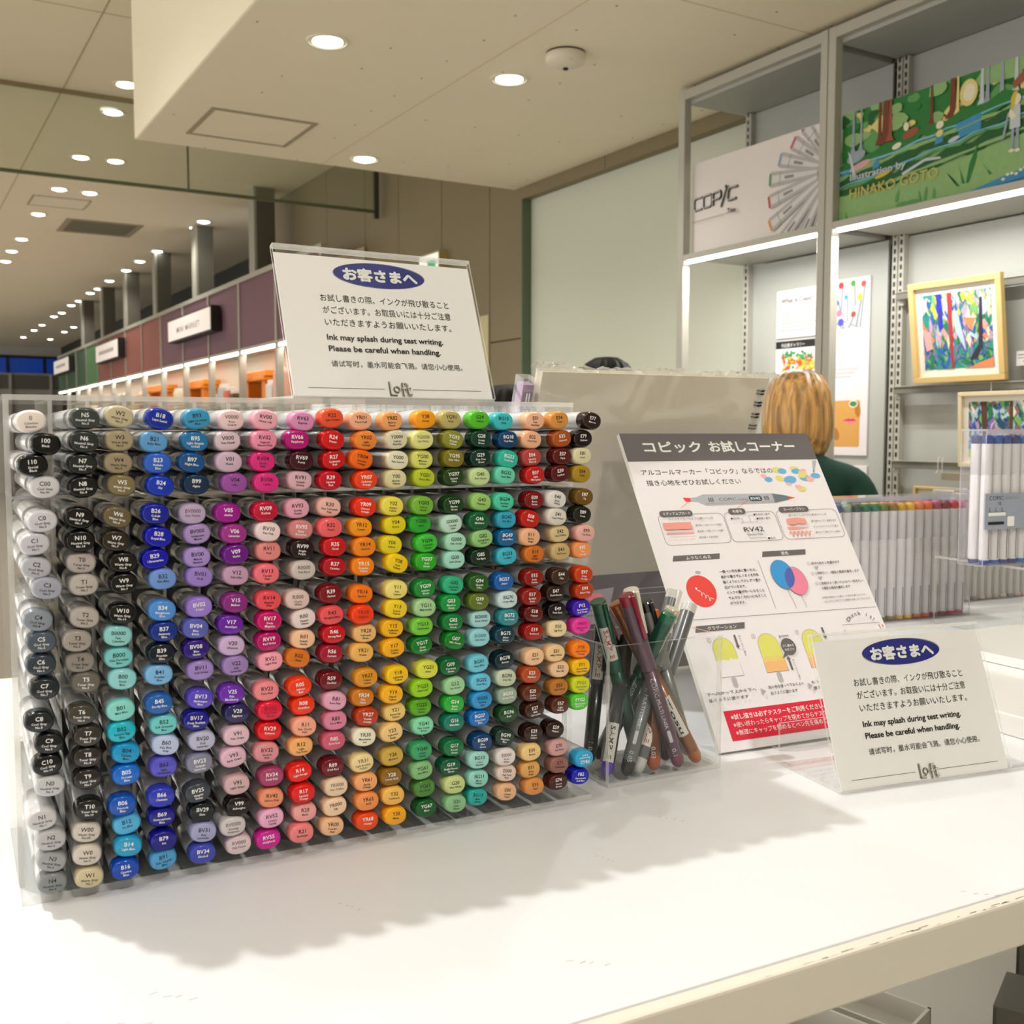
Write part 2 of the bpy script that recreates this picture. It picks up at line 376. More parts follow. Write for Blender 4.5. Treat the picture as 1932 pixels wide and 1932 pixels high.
# ================================================================= DISPLAY TABLE
def build_table():
    wl = mat('white_laminate', 'e2e4e7', .42, noise=.012, scale=6, spec=.4)
    t = thing('display_table', 'white laminate display table with a raised front rail, scuffed along its edge', 'table', rw(.5, .1, -.26739) - Vector((0, 0, TOP)), PHI)
    z = TOP
    X0, X1 = -1.1, 1.35; yF = -.267 - .1; yB = .46
    G().cbox(X0, X1, yF + .0105, yB, z - .03, z, .0012).obj('tabletop', wl, t)
    G().cbox(X0, X1, yF - .0005, yF + .0085, z - .0255, z + .0008, .0015).obj('front_rail', mat('rail_white', 'e2ddd0', .4, noise=.02), t)
    G().box(X0, X1, yF + .0085, yF + .0105, z - .03, z - .003).obj('groove', mat('groove_grey', '8f8b88', .8), t)
    sc = mat('scuff_mark', '5b5146', .7); rnd = random.Random(8); g = G()
    for i in range(46):
        x = rnd.uniform(-.25, .2) + rnd.random() ** 2 * .1; y = yF + rnd.uniform(.0003, .002); L = rnd.uniform(.001, .008); w = rnd.uniform(.0001, .0004)
        g.add([(x, y, z + .00095), (x + L, y + rnd.uniform(-.0003, .0003), z + .00095), (x + L, y + w, z + .00095), (x, y + w, z + .00095)], [(0, 1, 2, 3)])
    for x, y, L in ((-.355, -.20, .004), (-.13, -.175, .006), (.09, -.30, .0045), (.10, -.297, .002), (-.28, -.31, .009), (-.5, -.26, .02), (-.05, -.345, .008), (-.46, -.25, .01), (-.2, -.21, .003)):
        for k in range(4):
            a = rnd.uniform(-.6, .6); x2, y2 = x + L * .5 * k + rnd.uniform(0, .001), y + rnd.uniform(-.001, .001) - .004 * k
            g.add([(x2, y2, z + .00008), (x2 + L * math.cos(a) * .4, y2 + L * math.sin(a) * .3, z + .00008), (x2 + L * math.cos(a) * .4, y2 + L * math.sin(a) * .3 + .00025, z + .00008), (x2, y2 + .00025, z + .00008)], [(0, 1, 2, 3)])
    o = g.obj('scuff', sc, t); o['kind'] = 'stuff'
    lm = mat('rail_white', 'e2ddd0')
    for x in (X0 + .05, X1 - .09):
        for y in (yF + .05, yB - .09): G().cbox(x, x + .04, y, y + .04, 0, z - .03, .003).obj('leg', lm, t)
    G().cbox(X0 + .02, X1 - .02, yF + .08, yB - .05, .50, .52, .002).obj('lower_shelf', mat('shelf_grey_white', 'cfcbc2', .3), t)
build_table()
def build_under():
    m = [mat('tray_white', 'd9d5cc', .3), mat('tray_dark', '5c5a4c', .5)]
    for i, (x, y, w, d, h, rz, k, lb) in enumerate(((.86, .36, .12, .26, .05, .35, 0, 'shallow white stock tray on the shelf under the table, furthest left of four'),
                                       (1.00, .40, .08, .24, .03, .35, 0, 'flat white stock tray under the table, between the deeper tray and the dark cartons'),
                                       (1.17, .17, .10, .16, .07, .5, 1, 'small dark olive carton under the table, in front of the larger one'),
                                       (1.38, .24, .16, .24, .12, .5, 1, 'larger dark olive carton on the shelf under the table at its right'))):
        p = rw(x, y, 0); t = thing('stock_box', lb, 'box', (p.x, p.y, .521), PHI + rz)
        G().cbox(-w / 2, w / 2, -d / 2, d / 2, 0, .004, .001).obj('base', m[k], t)
        for q in ((-w / 2, w / 2, -d / 2, -d / 2 + .004), (-w / 2, w / 2, d / 2 - .004, d / 2), (-w / 2, -w / 2 + .004, -d / 2, d / 2), (w / 2 - .004, w / 2, -d / 2, d / 2)):
            G().box(q[0], q[1], q[2], q[3], .003, h).obj('side', m[k], t)
        if k == 1:
            for s in (-1, 1): G().box(-w / 2, w / 2, min(0, s * d / 2), max(0, s * d / 2), h, h + .003).obj('flap', m[k], t)
build_under()
def build_risers():
    wl = mat('riser_white', 'f2f1ee', .22, coat=.3)
    for nm, lb, x0, z0, z1, y0, y1 in (('white_riser', 'thin white riser slab lying on the table right of the small notice', .737, 0, .0181, -.30, .195),
                                       ('white_riser', 'smaller white slab lying on top of the riser slab, set in from its edge', .893, .0183, .0275, -.30, .185)):
        p = rw(x0, 0, 0); t = thing(nm, lb, 'riser', (p.x, p.y, TOP), PHI)
        G().cbox(0, .55, y0, y1, z0, z1, .0012).obj('slab', wl, t)
        G().box(.002, .548, y0 + .002, y1 - .002, z0 - .0001, z0 + .0005).obj('foot_sheet', mat('foot_sheet_grey', 'bdb8ad', .5), t)  # plain grey sheet under the slab
build_risers()

# ================================================================= MARKER RACK
PX, PZ = .0192, .05245
def build_rack():
    t = thing('marker_rack', 'clear acrylic rack of five tiers and eighteen columns holding colour-coded markers', 'rack', rw(0, 0, -.26739), PHI)
    H = .26739; W = 18 * PX; Y1 = .100; th = .003
    def ac(name, *a): return G().box(*a, mi=0, edge=1).obj(name, [ACR, EDGE], t)
    ac('top_panel', -.004, W + .004, 0, Y1, H, H + .003)
    ac('side_panel', -.004, -.001, 0, Y1, 0, H - .0001); ac('side_panel', W + .001, W + .004, 0, Y1, 0, H - .0001)
    for j in range(1, 5): ac('tier_shelf', -.001, W + .001, 0, Y1, H - j * PZ - .0009, H - j * PZ + .0009)
    for k in range(1, 18): ac('divider', k * PX - .0011, k * PX + .0011, .0005, Y1, .0044, H - .0002)
    ac('base_tray', -.004, W + .004, -.026, Y1, 0.0001, .0042)
build_rack()

MK = '''0|Colorless/Blender|7.6|-11.7|eee3dd|g
100|Black|14.2|-23.3|060608|w
110|Special/Black|7.7|-34.1|07080c|w
C00|Cool Gray/No.00|13.1|-45.4|d3d2d6|k
C0|Cool Gray/No.0|11.3|-63.0|cfced6|k
C1|Cool Gray/No.1|7.4|-74.6|cac9d2|k
C2|Cool Gray/No.2|7.8|-87.0|b9bac3|k
C3|Cool Gray/No.3|12.5|-97.8|a4a7b6|k
C4|Cool Gray/No.4|7.7|-114.5|8b929f|k
C5|Cool Gray/No.5|9.1|-126.0|4e5865|w
C6|Cool Gray/No.6|8.5|-137.9|333c46|w
C7|Cool Gray/No.7|9.7|-150.3|1f262c|w
C8|Cool Gray/No.8|6.6|-167.3|1c2127|w
C9|Cool Gray/No.9|11.1|-179.7|15181b|w
C10|Cool Gray/No.10|10.0|-190.9|08090a|w
N0|Neutral Gray/No.0|10.9|-202.6|c3c3c6|k
N1|Neutral Gray/No.1|6.6|-219.8|c6c4c6|k
N2|Neutral Gray/No.2|10.6|-231.3|b4b4b6|k
N3|Neutral Gray/No.3|10.7|-243.4|9a9d9f|k
N4|Neutral Gray/No.4|10.6|-255.2|808586|k
N5|Neutral Gray/No.5|33.4|-10.0|3a423f|w
N6|Neutral Gray/No.6|32.5|-22.1|29302f|w
N7|Neutral Gray/No.7|31.7|-33.9|1e2422|w
N8|Neutral Gray/No.8|31.4|-45.8|0b0d0d|w
N9|Neutral Gray/No.9|29.1|-61.8|0a0b0b|w
N10|Neutral Gray/No.10|29.3|-74.0|070808|w
T0|Toner Gray/No.0|29.7|-85.8|b3aaa8|k
T1|Toner Gray/No.1|30.4|-97.3|b8b1ab|k
T2|Toner Gray/No.2|30.5|-115.0|b3aba5|k
T3|Toner Gray/No.3|26.2|-126.8|a09891|k
T4|Toner Gray/No.4|27.5|-138.5|8c857e|k
T5|Toner Gray/No.5|30.0|-149.5|69645b|w
T6|Toner Gray/No.6|27.2|-166.2|433f37|w
T7|Toner Gray/No.7|30.0|-178.0|33302b|w
T8|Toner Gray/No.8|29.7|-189.8|2e2a26|w
T9|Toner Gray/No.9|29.4|-201.5|25221f|w
T10|Toner Gray/No.10|29.7|-217.7|1a1918|w
W00|Warm Gray/No.00|28.1|-230.5|cbc3b8|k
W0|Warm Gray/No.0|28.0|-242.7|cfc6ba|k
W1|Warm Gray/No.1|28.7|-255.3|cfc19d|k
W2|Warm Gray/No.2|50.4|-9.0|c4b897|k
W3|Warm Gray/No.3|50.3|-21.6|a99b7d|k
W4|Warm Gray/No.4|49.4|-33.6|9c8d71|k
W5|Warm Gray/No.5|50.7|-45.4|81724f|w
W6|Warm Gray/No.6|47.9|-62.2|6a5c42|w
W7|Warm Gray/No.7|46.8|-74.8|2b2217|w
W8|Warm Gray/No.8|50.1|-86.5|120f0b|w
W9|Warm Gray/No.9|50.2|-97.8|0d0b09|w
W10|Warm Gray/No.10|49.0|-114.0|070606|w
B0000|Pale/Celestine|46.8|-126.0|8fd0cf|k
B000|Pale Porcelain/Blue|47.0|-138.1|79c8ca|k
B00|Frost/Blue|48.4|-149.7|8fd3d8|k
B01|Mint Blue|47.0|-166.4|86d8d0|k
B02|Robin's Egg/Blue|47.1|-178.0|1fb6cd|k
B04|Tahitian/Blue|49.1|-190.1|1495cf|k
B05|Process/Blue|48.9|-201.9|1269d0|w
B06|Peacock/Blue|46.5|-218.5|0a52b8|w
B12|Ice Blue|48.8|-230.0|51b1e4|k
B14|Light Blue|49.0|-242.1|2a9fcf|w
B16|Cyanine/Blue|47.1|-254.0|0a47b5|w
B18|Lapis Lazuli|70.8|-10.0|0a2b9c|w
B21|Baby Blue|67.7|-22.5|5f9fd6|k
B23|Phthalo/Blue|69.4|-33.9|2f62c9|w
B24|Sky|70.3|-46.1|0a35b5|w
B26|Cobalt/Blue|67.3|-61.1|0a1f99|w
B28|Royal Blue|68.5|-73.6|0a16b0|w
B29|Ultramarine|66.7|-85.6|0b0fae|w
B32|Pale Blue|70.4|-96.8|6f95da|k
B34|Manganese/Blue|69.6|-113.9|4d8edb|w
B37|Antwerp/Blue|70.3|-125.6|0d2f86|w
B39|Prussian/Blue|68.7|-137.4|081426|w
B41|Powder/Blue|67.3|-149.2|79b6e6|k
B45|Smoky Blue|66.9|-165.3|1f5fb0|w
B52|Soft Greenish/Blue|69.3|-177.4|70cfd2|k
B60|Pale Blue/Gray|70.0|-189.0|bccaec|k
B63|Light/Hydrangea|68.5|-201.0|5b55c8|k
B66|Clematis|66.7|-217.1|2c3bb8|w
B69|Stratospheric/Blue|67.1|-229.0|12168f|w
B79|Iris|67.3|-241.7|120d86|w
B91|Pale Grayish/Blue|67.2|-252.8|4ea0d6|k
B93|Light Crockery/Blue|90.3|-9.9|3a98c6|k
B95|Light Grayish/Cobalt|89.5|-22.3|1e74ac|w
B97|Night Blue|87.3|-33.8|14508e|w
B99|Agate|89.5|-45.7|0a2d4f|w
BV0000|Pale Thistle|87.2|-61.9|bba9cb|g
BV000|Iridescent/Mauve|89.5|-73.1|ab90c9|k
BV00|Mauve/Shadow|89.3|-86.0|a98fd4|k
BV01|Viola|90.3|-96.9|9a80cf|k
BV02|Prune|89.7|-114.0|9c7fd6|w
BV04|Blue/Berry|87.3|-125.6|5860b8|w
BV08|Blue/Violet|87.3|-137.1|2f117c|w
BV11|Soft Violet|89.6|-149.2|9e85cb|k
BV13|Hydrangea/Blue|89.3|-165.6|5a48c6|w
BV17|Deep Reddish/Blue|86.7|-177.4|17158a|w
BV20|Dull/Lavender|89.7|-189.3|b9bad8|k
BV23|Grayish/Lavender|87.9|-201.8|82839a|w
BV25|Grayish/Violet|86.3|-217.8|3a3f48|w
BV29|Slate|88.7|-229.8|131c21|w
BV31|Pale/Lavender|89.1|-241.4|a6a8d2|k
BV34|Bluebell|88.3|-253.3|3d49b2|w
V0000|Rose/Quartz|109.2|-10.4|edcdd0|g
V000|Pale Heath|107.1|-22.1|dcc3cf|k
V01|Heath|107.3|-33.7|cfb2c9|k
V04|Lilac|110.3|-45.4|9c4fa6|k
V05|Azalea|106.5|-62.2|9d118e|w
V06|Lavender|109.5|-74.0|a0308c|w
V09|Violet|110.0|-85.4|6c0f85|w
V12|Pale Lilac|110.2|-97.3|c39ab9|k
V15|Mallow|109.5|-113.0|8a2580|w
V17|Amethyst|106.8|-125.2|6a1fa6|w
V20|Wisteria|107.1|-137.1|cdb0d9|k
V22|Ash/Lavender|108.8|-148.5|9d80bd|k
V25|Pale/Blackberry|106.6|-164.8|6f2ab2|w
V28|Eggplant|109.3|-176.2|25235a|w
V91|Pale Grape|108.7|-188.6|e0bccb|k
V93|Early Grape|106.5|-200.7|ddb3c6|k
V95|Light Grape|108.2|-216.9|d2aeb3|k
V99|Aubergine|108.9|-229.3|150c0e|w
RV0000|Evening/Primrose|105.5|-240.6|cfc9cb|g
RV000|Pale Purple|108.9|-252.4|dfc9d0|g
RV00|Water Lily|127.6|-10.3|f2aebf|k
RV02|Sugared/Almond Pink|127.0|-21.8|ee8fae|k
RV04|Shock/Pink|126.3|-33.7|dc2b80|k
RV06|Cerise|128.2|-45.6|dd2b83|k
RV09|Fuchsia|126.9|-61.7|c00a38|w
RV10|Pale Pink|128.3|-73.3|efdadb|k
RV11|Pink|128.9|-84.7|e58a88|k
RV13|Tender/Pink|127.3|-97.4|f2727f|k
RV14|Begonia/Pink|128.4|-112.9|ee4f5c|k
RV17|Deep/Magenta|128.5|-124.7|c40b67|w
RV19|Red Violet|128.2|-136.6|b30a66|w
RV21|Light Pink|129.1|-148.3|f6a3b5|k
RV23|Pure Pink|126.2|-165.1|ef8991|k
RV25|Dog Rose/Flower|127.8|-176.5|e0183f|r
RV29|Crimson|127.5|-188.6|e3121d|w
RV32|Shadow/Pink|125.3|-200.5|dc9097|k
RV34|Dark Pink|128.3|-215.7|aa3f6c|w
RV42|Salmon Pink|127.9|-228.0|f0936f|k
RV52|Cotton/Candy|127.7|-239.8|edaed2|k
RV55|Hollyhock|126.0|-252.4|cd1c96|w
RV63|Begonia|149.8|-11.0|dd92c0|k
RV66|Raspberry|146.3|-21.6|b50f79|w
RV69|Peony|148.5|-33.4|3d0716|w
RV91|Grayish/Cherry|147.8|-44.8|dbb0bd|k
RV93|Smoky/Purple|146.0|-61.0|e3a3b8|k
RV95|Baby/Blossoms|147.9|-73.2|d38484|w
RV99|Argyle/Purple|148.3|-84.4|1f0a10|w
R0000|Pink Beryl|148.6|-96.5|cdc2bd|g
R000|Cherry/White|145.2|-113.6|dfc4bd|g
R00|Pinkish/White|148.7|-125.1|ead9d6|k
R01|Pinkish/Vanilla|148.5|-137.2|f6c6a2|k
R02|Flesh|145.2|-148.2|d9741f|k
R05|Salmon/Red|145.5|-164.7|f03c14|w
R08|Vermilion|147.7|-176.3|ee3610|w
R11|Pale Cherry/Pink|147.7|-188.4|f6aa8f|k
R12|Light/Tea Rose|145.7|-200.1|f6b06c|k
R14|Light Rouge|144.9|-215.5|e81e12|w
R17|Lipstick/Orange|146.3|-227.8|df1512|w
R20|Blush|147.7|-240.0|f0a9a6|k
R21|Sardonyx|145.2|-251.7|ec8383|k
R22|Light Prawn|166.5|-9.1|ee5531|k
R24|Prawn|166.9|-21.7|cf1216|w
R27|Cadmium/Red|168.1|-33.2|c90f17|w
R29|Lipstick/Red|165.7|-45.1|c40a22|w
R30|Pale Yellowish/Pink|165.1|-60.9|edb9ae|k
R32|Peach|164.9|-72.7|ee6266|k
R35|Coral|167.4|-84.0|c8111a|w
R37|Carmine|167.5|-95.8|b50d1e|w
R39|Garnet|165.2|-111.9|7d0a18|w
R43|Bougainvillaea|165.5|-124.4|ea5458|k
R46|Strong Red|166.8|-135.9|c20c1e|w
R56|Currant|165.2|-147.5|a00f30|w
R59|Cardinal|164.8|-163.5|6f0715|w
R81|Rose Pink|166.7|-175.7|e3a5c0|k
R83|Rose Mist|166.8|-187.6|dc82a0|k
R85|Rose Red|165.6|-199.6|cb5a74|w
R89|Dark Red|165.1|-215.7|6f0a1f|w
YR0000|Pale Chiffon|166.9|-227.6|efd3b4|g
YR000|Silk|166.1|-239.5|f2d3b2|k
YR00|Powder/Pink|164.1|-251.2|f0bd92|k
YR01|Peach Puff|184.4|-10.3|f6b18e|k
YR02|Light/Orange|187.3|-22.0|f08a33|k
YR04|Chrome/Orange|184.4|-33.1|ee6a10|k
YR07|Cadmium/Orange|187.3|-45.3|ee4110|w
YR09|Chinese/Orange|186.8|-61.4|e92f12|w
YR12|Loquat|184.2|-73.5|f39c1a|k
YR14|Caramel|185.7|-85.0|f0881a|k
YR15|Pumpkin/Yellow|185.1|-96.6|f5860f|w
YR16|Apricot|184.1|-113.3|f67a10|k
YR18|Sanguine|183.9|-125.3|ee3f10|r
YR20|Yellowish/Shade|186.0|-136.9|eebc78|k
YR21|Cream|183.7|-148.3|eeb55c|k
YR23|Yellow/Ochre|186.0|-163.7|dd9425|k
YR24|Pale/Sepia|184.2|-175.7|cc7a1a|w
YR27|Tuscan/Orange|186.3|-187.4|b9380f|w
YR30|Macadamia/nut|184.5|-199.5|f0eacf|k
YR31|Light Reddish/Yellow|183.2|-215.4|eed79a|g
YR61|Spring/Orange|185.5|-227.4|f5ac70|k
YR65|Atoll|186.0|-239.3|f3944f|k
YR68|Orange|186.1|-251.9|ee4a14|w
YR82|Mellow/Peach|204.1|-10.5|f3a869|k
Y0000|Yellow/Fluorite|206.9|-21.6|ddd8bb|k
Y000|Pale Lemon|207.6|-33.9|e9e5c8|k
Y00|Barium/Yellow|206.4|-45.2|dcd5a4|k
Y02|Canary/Yellow|203.7|-61.3|ecdc55|k
Y04|Acacia|205.9|-72.8|e5d31c|k
Y06|Yellow|203.2|-84.9|e8d426|k
Y08|Acid/Yellow|206.2|-95.9|f0cb12|k
Y11|Pale/Yellow|205.8|-111.9|efdf7d|k
Y13|Lemon/Yellow|205.4|-123.5|f1d02a|k
Y15|Cadmium/Yellow|203.6|-135.5|f0b718|k
Y17|Golden/Yellow|203.5|-147.3|f5b016|k
Y18|Lightning/Yellow|205.7|-163.9|f3c314|k
Y19|Napoli/Yellow|202.4|-175.7|f5b51b|k
Y21|Buttercup/Yellow|204.8|-187.3|f0cd79|k
Y23|Yellowish/Beige|201.9|-199.1|eec983|k
Y26|Mustard|202.6|-214.4|cda94a|k
Y28|Lionet Gold|201.8|-226.9|8d6412|w
Y32|Cashmere|202.6|-238.5|f3bc5a|k
Y35|Maize|203.7|-251.0|f6ab18|k
Y38|Honey|225.4|-9.4|f9a11b|k
YG0000|Lily White|223.3|-21.7|dfe08c|g
YG00|Mimosa/Yellow|223.7|-33.6|dcdb72|k
YG01|Green Bice|225.2|-44.8|bacb2a|k
YG03|Yellow/Green|223.0|-61.5|76b33a|k
YG05|Salad|222.4|-72.9|2aa630|k
YG06|Yellowish/Green|225.8|-84.7|3cbf38|k
YG07|Acid/Green|225.4|-96.0|2ba81f|w
YG09|Lettuce/Green|224.7|-112.6|1a8b35|w
YG11|Mignonette|224.1|-124.2|a3cf97|k
YG13|Chartreuse|222.3|-135.7|76c93f|k
YG17|Grass/Green|222.2|-147.4|0c7a26|w
YG21|Anise|225.6|-162.7|d7dc4b|k
YG23|New Leaf|222.0|-174.1|95cf22|k
YG25|Celadon/Green|221.9|-186.2|5cab1c|k
YG41|Pale Cobalt/Green|223.2|-198.1|86dcb2|k
YG45|Cobalt/Green|221.9|-213.7|3aa56a|k
YG61|Pale Moss|221.9|-225.8|84bd7e|k
YG63|Pea Green|224.1|-237.8|4f8a3c|k
YG67|Moss|224.9|-250.5|0b5a26|w
YG91|Putty|242.5|-9.6|bcae6c|k
YG93|Grayish/Yellow|244.2|-21.7|8c8c2d|w
YG95|Pale Olive|244.8|-33.3|7d741a|w
YG97|Spanish/Olive|244.5|-44.6|1f3f14|w
YG99|Marine/Green|244.4|-61.9|123c14|w
G0000|Crystal/Opal|242.6|-73.5|bfe0d0|k
G000|Pale Green|245.2|-84.8|a6dcc2|k
G00|Jade Green|244.5|-96.0|a3dccb|k
G02|Spectrum/Green|243.8|-111.8|2fb283|k
G03|Meadow/Green|242.0|-123.0|0f9440|w
G05|Emerald/Green|243.4|-135.1|0a7a38|w
G07|Nile Green|244.3|-146.7|0a7a22|w
G09|Veronese/Green|241.3|-162.7|076232|w
G12|Sea Green|244.2|-175.2|a0d3a0|k
G14|Apple/Green|244.2|-186.9|28ae3c|w
G16|Malachite|244.1|-198.8|127a66|w
G17|Forest/Green|243.7|-214.6|0f7040|w
G19|Bright Parrot/Green|241.5|-226.5|07583a|w
G20|Wax White|243.6|-238.0|c6d68c|k
G21|Lime/Green|244.4|-250.2|8cbf8e|k
G24|Willow|261.4|-9.5|55bd2c|k
G28|Ocean/Green|263.4|-21.2|073a2a|w
G29|Pine Tree/Green|263.1|-33.0|062e24|w
G40|Dim Green|262.2|-44.9|c3dc9b|k
G43|Pistachio|263.3|-60.9|9ccb70|k
G46|Mistletoe|260.9|-72.6|0b5a34|w
G82|Spring Dim/Green|263.3|-83.4|93c47c|k
G85|Verdigris|263.0|-95.3|0b2a16|w
G94|Grayish/Olive|260.8|-111.5|23581a|w
G99|Olive|261.3|-123.2|5f7420|w
BG0000|Snow Green|263.1|-134.7|a9d8da|k
BG000|Pale Aqua|261.6|-146.4|93d2da|b
BG01|Aqua Blue|260.7|-162.8|6fc8de|k
BG02|New Blue|262.2|-174.7|66c3e6|k
BG05|Holiday/Blue|263.0|-186.4|2f95d4|k
BG07|Petroleum/Blue|261.8|-198.0|1571c4|w
BG09|Blue/Green|263.0|-213.4|0a3c6f|w
BG10|Cool/Shadow|260.5|-224.4|a0d8d0|k
BG11|Moon/White|260.4|-236.8|93d6cb|k
BG13|Mint/Green|260.4|-249.2|28ada6|k
BG15|Aqua|279.1|-10.3|3bbdc8|k
BG18|Teal Blue|282.5|-21.8|0a3e6e|w
BG23|Coral Sea|281.9|-34.0|2fb8a6|w
BG32|Aqua Mint|280.0|-44.3|68d2b4|k
BG34|Horizon/Green|279.1|-61.0|4cc9a6|k
BG45|Nile Blue|281.2|-72.5|2fa6c9|k
BG49|Duck Blue|281.9|-84.0|0d639c|w
BG53|Ice Mint|281.6|-95.8|3fb6cf|k
BG57|Jasper|279.1|-111.9|0f5fae|w
BG70|Ocean Mist|281.6|-123.6|c9e0e2|k
BG72|Ice Ocean|282.5|-135.2|2e8b96|w
BG75|Abyss/Green|279.1|-146.3|083848|w
BG78|Bronze|279.3|-162.4|05252f|w
BG90|Gray Sky|280.3|-173.9|c4cfb4|k
BG93|Green Gray|281.9|-186.0|9bb09a|w
BG96|Bush|282.2|-198.0|1a4a22|w
BG99|Flagstone/Blue|279.9|-212.9|1c3a2c|w
E0000|Floral/White|279.9|-225.5|e6ddd8|g
E000|Pale Fruit/Pink|281.2|-236.6|ead3c6|k
E00|Cotton/Pearl|281.2|-249.1|eab98f|k
E01|Pink/Flamingo|301.4|-9.9|f2bb98|k
E02|Fruit Pink|299.0|-21.9|f0b58f|k
E04|Lipstick/Natural|299.3|-33.3|b4433f|w
E07|Light/Mahogany|300.9|-44.6|bd1716|w
E09|Burnt/Sienna|301.3|-60.6|7a0c10|w
E08|Brown|298.4|-72.6|c01a0e|w
E11|Barley/Beige|297.7|-84.2|efb48a|k
E13|Light/Suntan|301.0|-95.4|cf6f22|k
E15|Dark/Suntan|300.7|-110.8|8a150d|w
E17|Reddish/Brass|298.5|-122.8|8c1810|w
E18|Copper|300.7|-134.2|5f100c|w
E19|Redwood|300.8|-146.1|a01309|w
E21|Soft Sun|300.8|-162.4|f0c499|k
E23|Hazelnut|298.6|-174.0|b3481a|w
E25|Caribe/Cocoa|298.9|-185.9|5c2712|w
E27|Milk/Chocolate|300.8|-197.3|3c1a10|w
E29|Burnt/Umber|300.9|-213.1|2c120c|w
E30|Bisque|298.6|-225.0|efcb8a|k
E31|Brick/Beige|298.9|-237.0|e0a85e|k
E33|Sand|301.2|-248.4|dd924d|k
E34|Toast|318.6|-9.5|d69246|k
E35|Chamois|321.3|-21.4|a8501a|w
E37|Sepia|321.3|-32.8|571210|w
E39|Leather|319.8|-43.7|560d12|w
E40|Brick/White|316.8|-60.5|e2dedb|k
E41|Pearl White|317.2|-71.8|ded8cd|k
E42|Sand White|320.2|-83.2|d6c193|k
E43|Dull Ivory|320.3|-94.9|c6ab74|k
E44|Clay|320.3|-111.1|3a2418|w
E47|Dark Brown|317.0|-122.1|2a140c|w
E49|Dark Bark|318.4|-133.8|120b0c|w
E50|Egg Shell|318.7|-145.6|eed9ab|k
E51|Milky White|316.8|-161.6|eec992|k
E53|Raw Silk|320.6|-172.7|eec89c|k
E55|Light Camel|319.9|-184.8|b9762a|k
E57|Light/Walnut|320.6|-196.9|532512|w
E59|Walnut|317.4|-212.8|2b100b|w
E70|Ash Rose|319.4|-225.0|cf9d9c|k
E71|Champagne|319.8|-236.6|8f6257|k
E74|Cocoa/Brown|319.1|-248.0|451812|w
E77|Maroon|343.5|-9.7|2a1613|w
E79|Cashew|336.9|-21.4|0d0807|w
E81|Ivory|336.3|-32.6|ded7ae|k
E84|Khaki|336.0|-44.4|a8871f|k
E87|Fig|338.8|-59.7|6e4f14|w
E89|Pecan|336.9|-71.2|171c10|w
E93|Tea Rose|339.0|-83.4|ecb0a6|k
E95|Tea/Orange|337.3|-94.6|f39a5f|w
E97|Deep/Orange|337.4|-110.7|c33a10|w
E99|Baked Clay|338.9|-121.8|b8380f|w
FV2|Fluorescent/Dull Violet|337.6|-133.3|3f18b5|w
FRV1|Fluorescent/Pink|337.0|-145.3|e53aa2|r
FYR|Fluorescent/Orange|336.4|-161.0|fb8412|r
FY1|Fluorescent/Yellow Orange|337.1|-172.9|f8c20f|k
FYG1|Fluorescent/Yellow|336.8|-185.0|d0da21|g
FYG2|Fluorescent/Dull Y.G.|336.2|-196.5|55c93a|w
FBG2|Fluorescent/D.B.G.|338.7|-235.1|2fa5d9|w
FB2|Fluorescent/Dull Blue|336.8|-247.2|0f16b3|w'''
def colour_name(h):
    import colorsys
    r, g, b = (int(h[i:i + 2], 16) / 255 for i in (0, 2, 4)); H, L, S = colorsys.rgb_to_hls(r, g, b); H *= 360; V = max(r, g, b); C = V - min(r, g, b)
    if V < .16: return 'near-black'
    if C < .09: return 'pale grey' if L > .68 else 'mid grey' if L > .4 else 'dark grey'
    if H < 15 or H >= 345: n = 'red'
    elif H < 42: n = 'orange' if V > .72 else 'brown'
    elif H < 68: n = 'yellow' if V > .6 else 'olive'
    elif H < 160: n = 'green'
    elif H < 195: n = 'turquoise'
    elif H < 255: n = 'blue'
    elif H < 292: n = 'purple'
    else: n = 'magenta'
    if n == 'red' and L > .68: n = 'pink'
    if n == 'magenta' and L > .65: n = 'pink'
    if n == 'orange' and L > .68: n = 'peach'
    if n == 'brown': return ('dark ' if V < .4 else '') + n
    return ('pale ' if L > .68 and n not in ('pink', 'peach') else 'dark ' if V < .42 else 'bright ' if S > .75 and V > .75 else '') + n
MW, MH = .0150, .0118
def sq(w, h, y, n=28, e=2.3, dx=0.):
    o = []
    for i in range(n):
        a = 2 * math.pi * i / n; c, s = math.cos(a), math.sin(a)
        o.append((dx + w / 2 * math.copysign(abs(c) ** (2 / e), c), y, h / 2 * math.copysign(abs(s) ** (2 / e), s)))
    return o
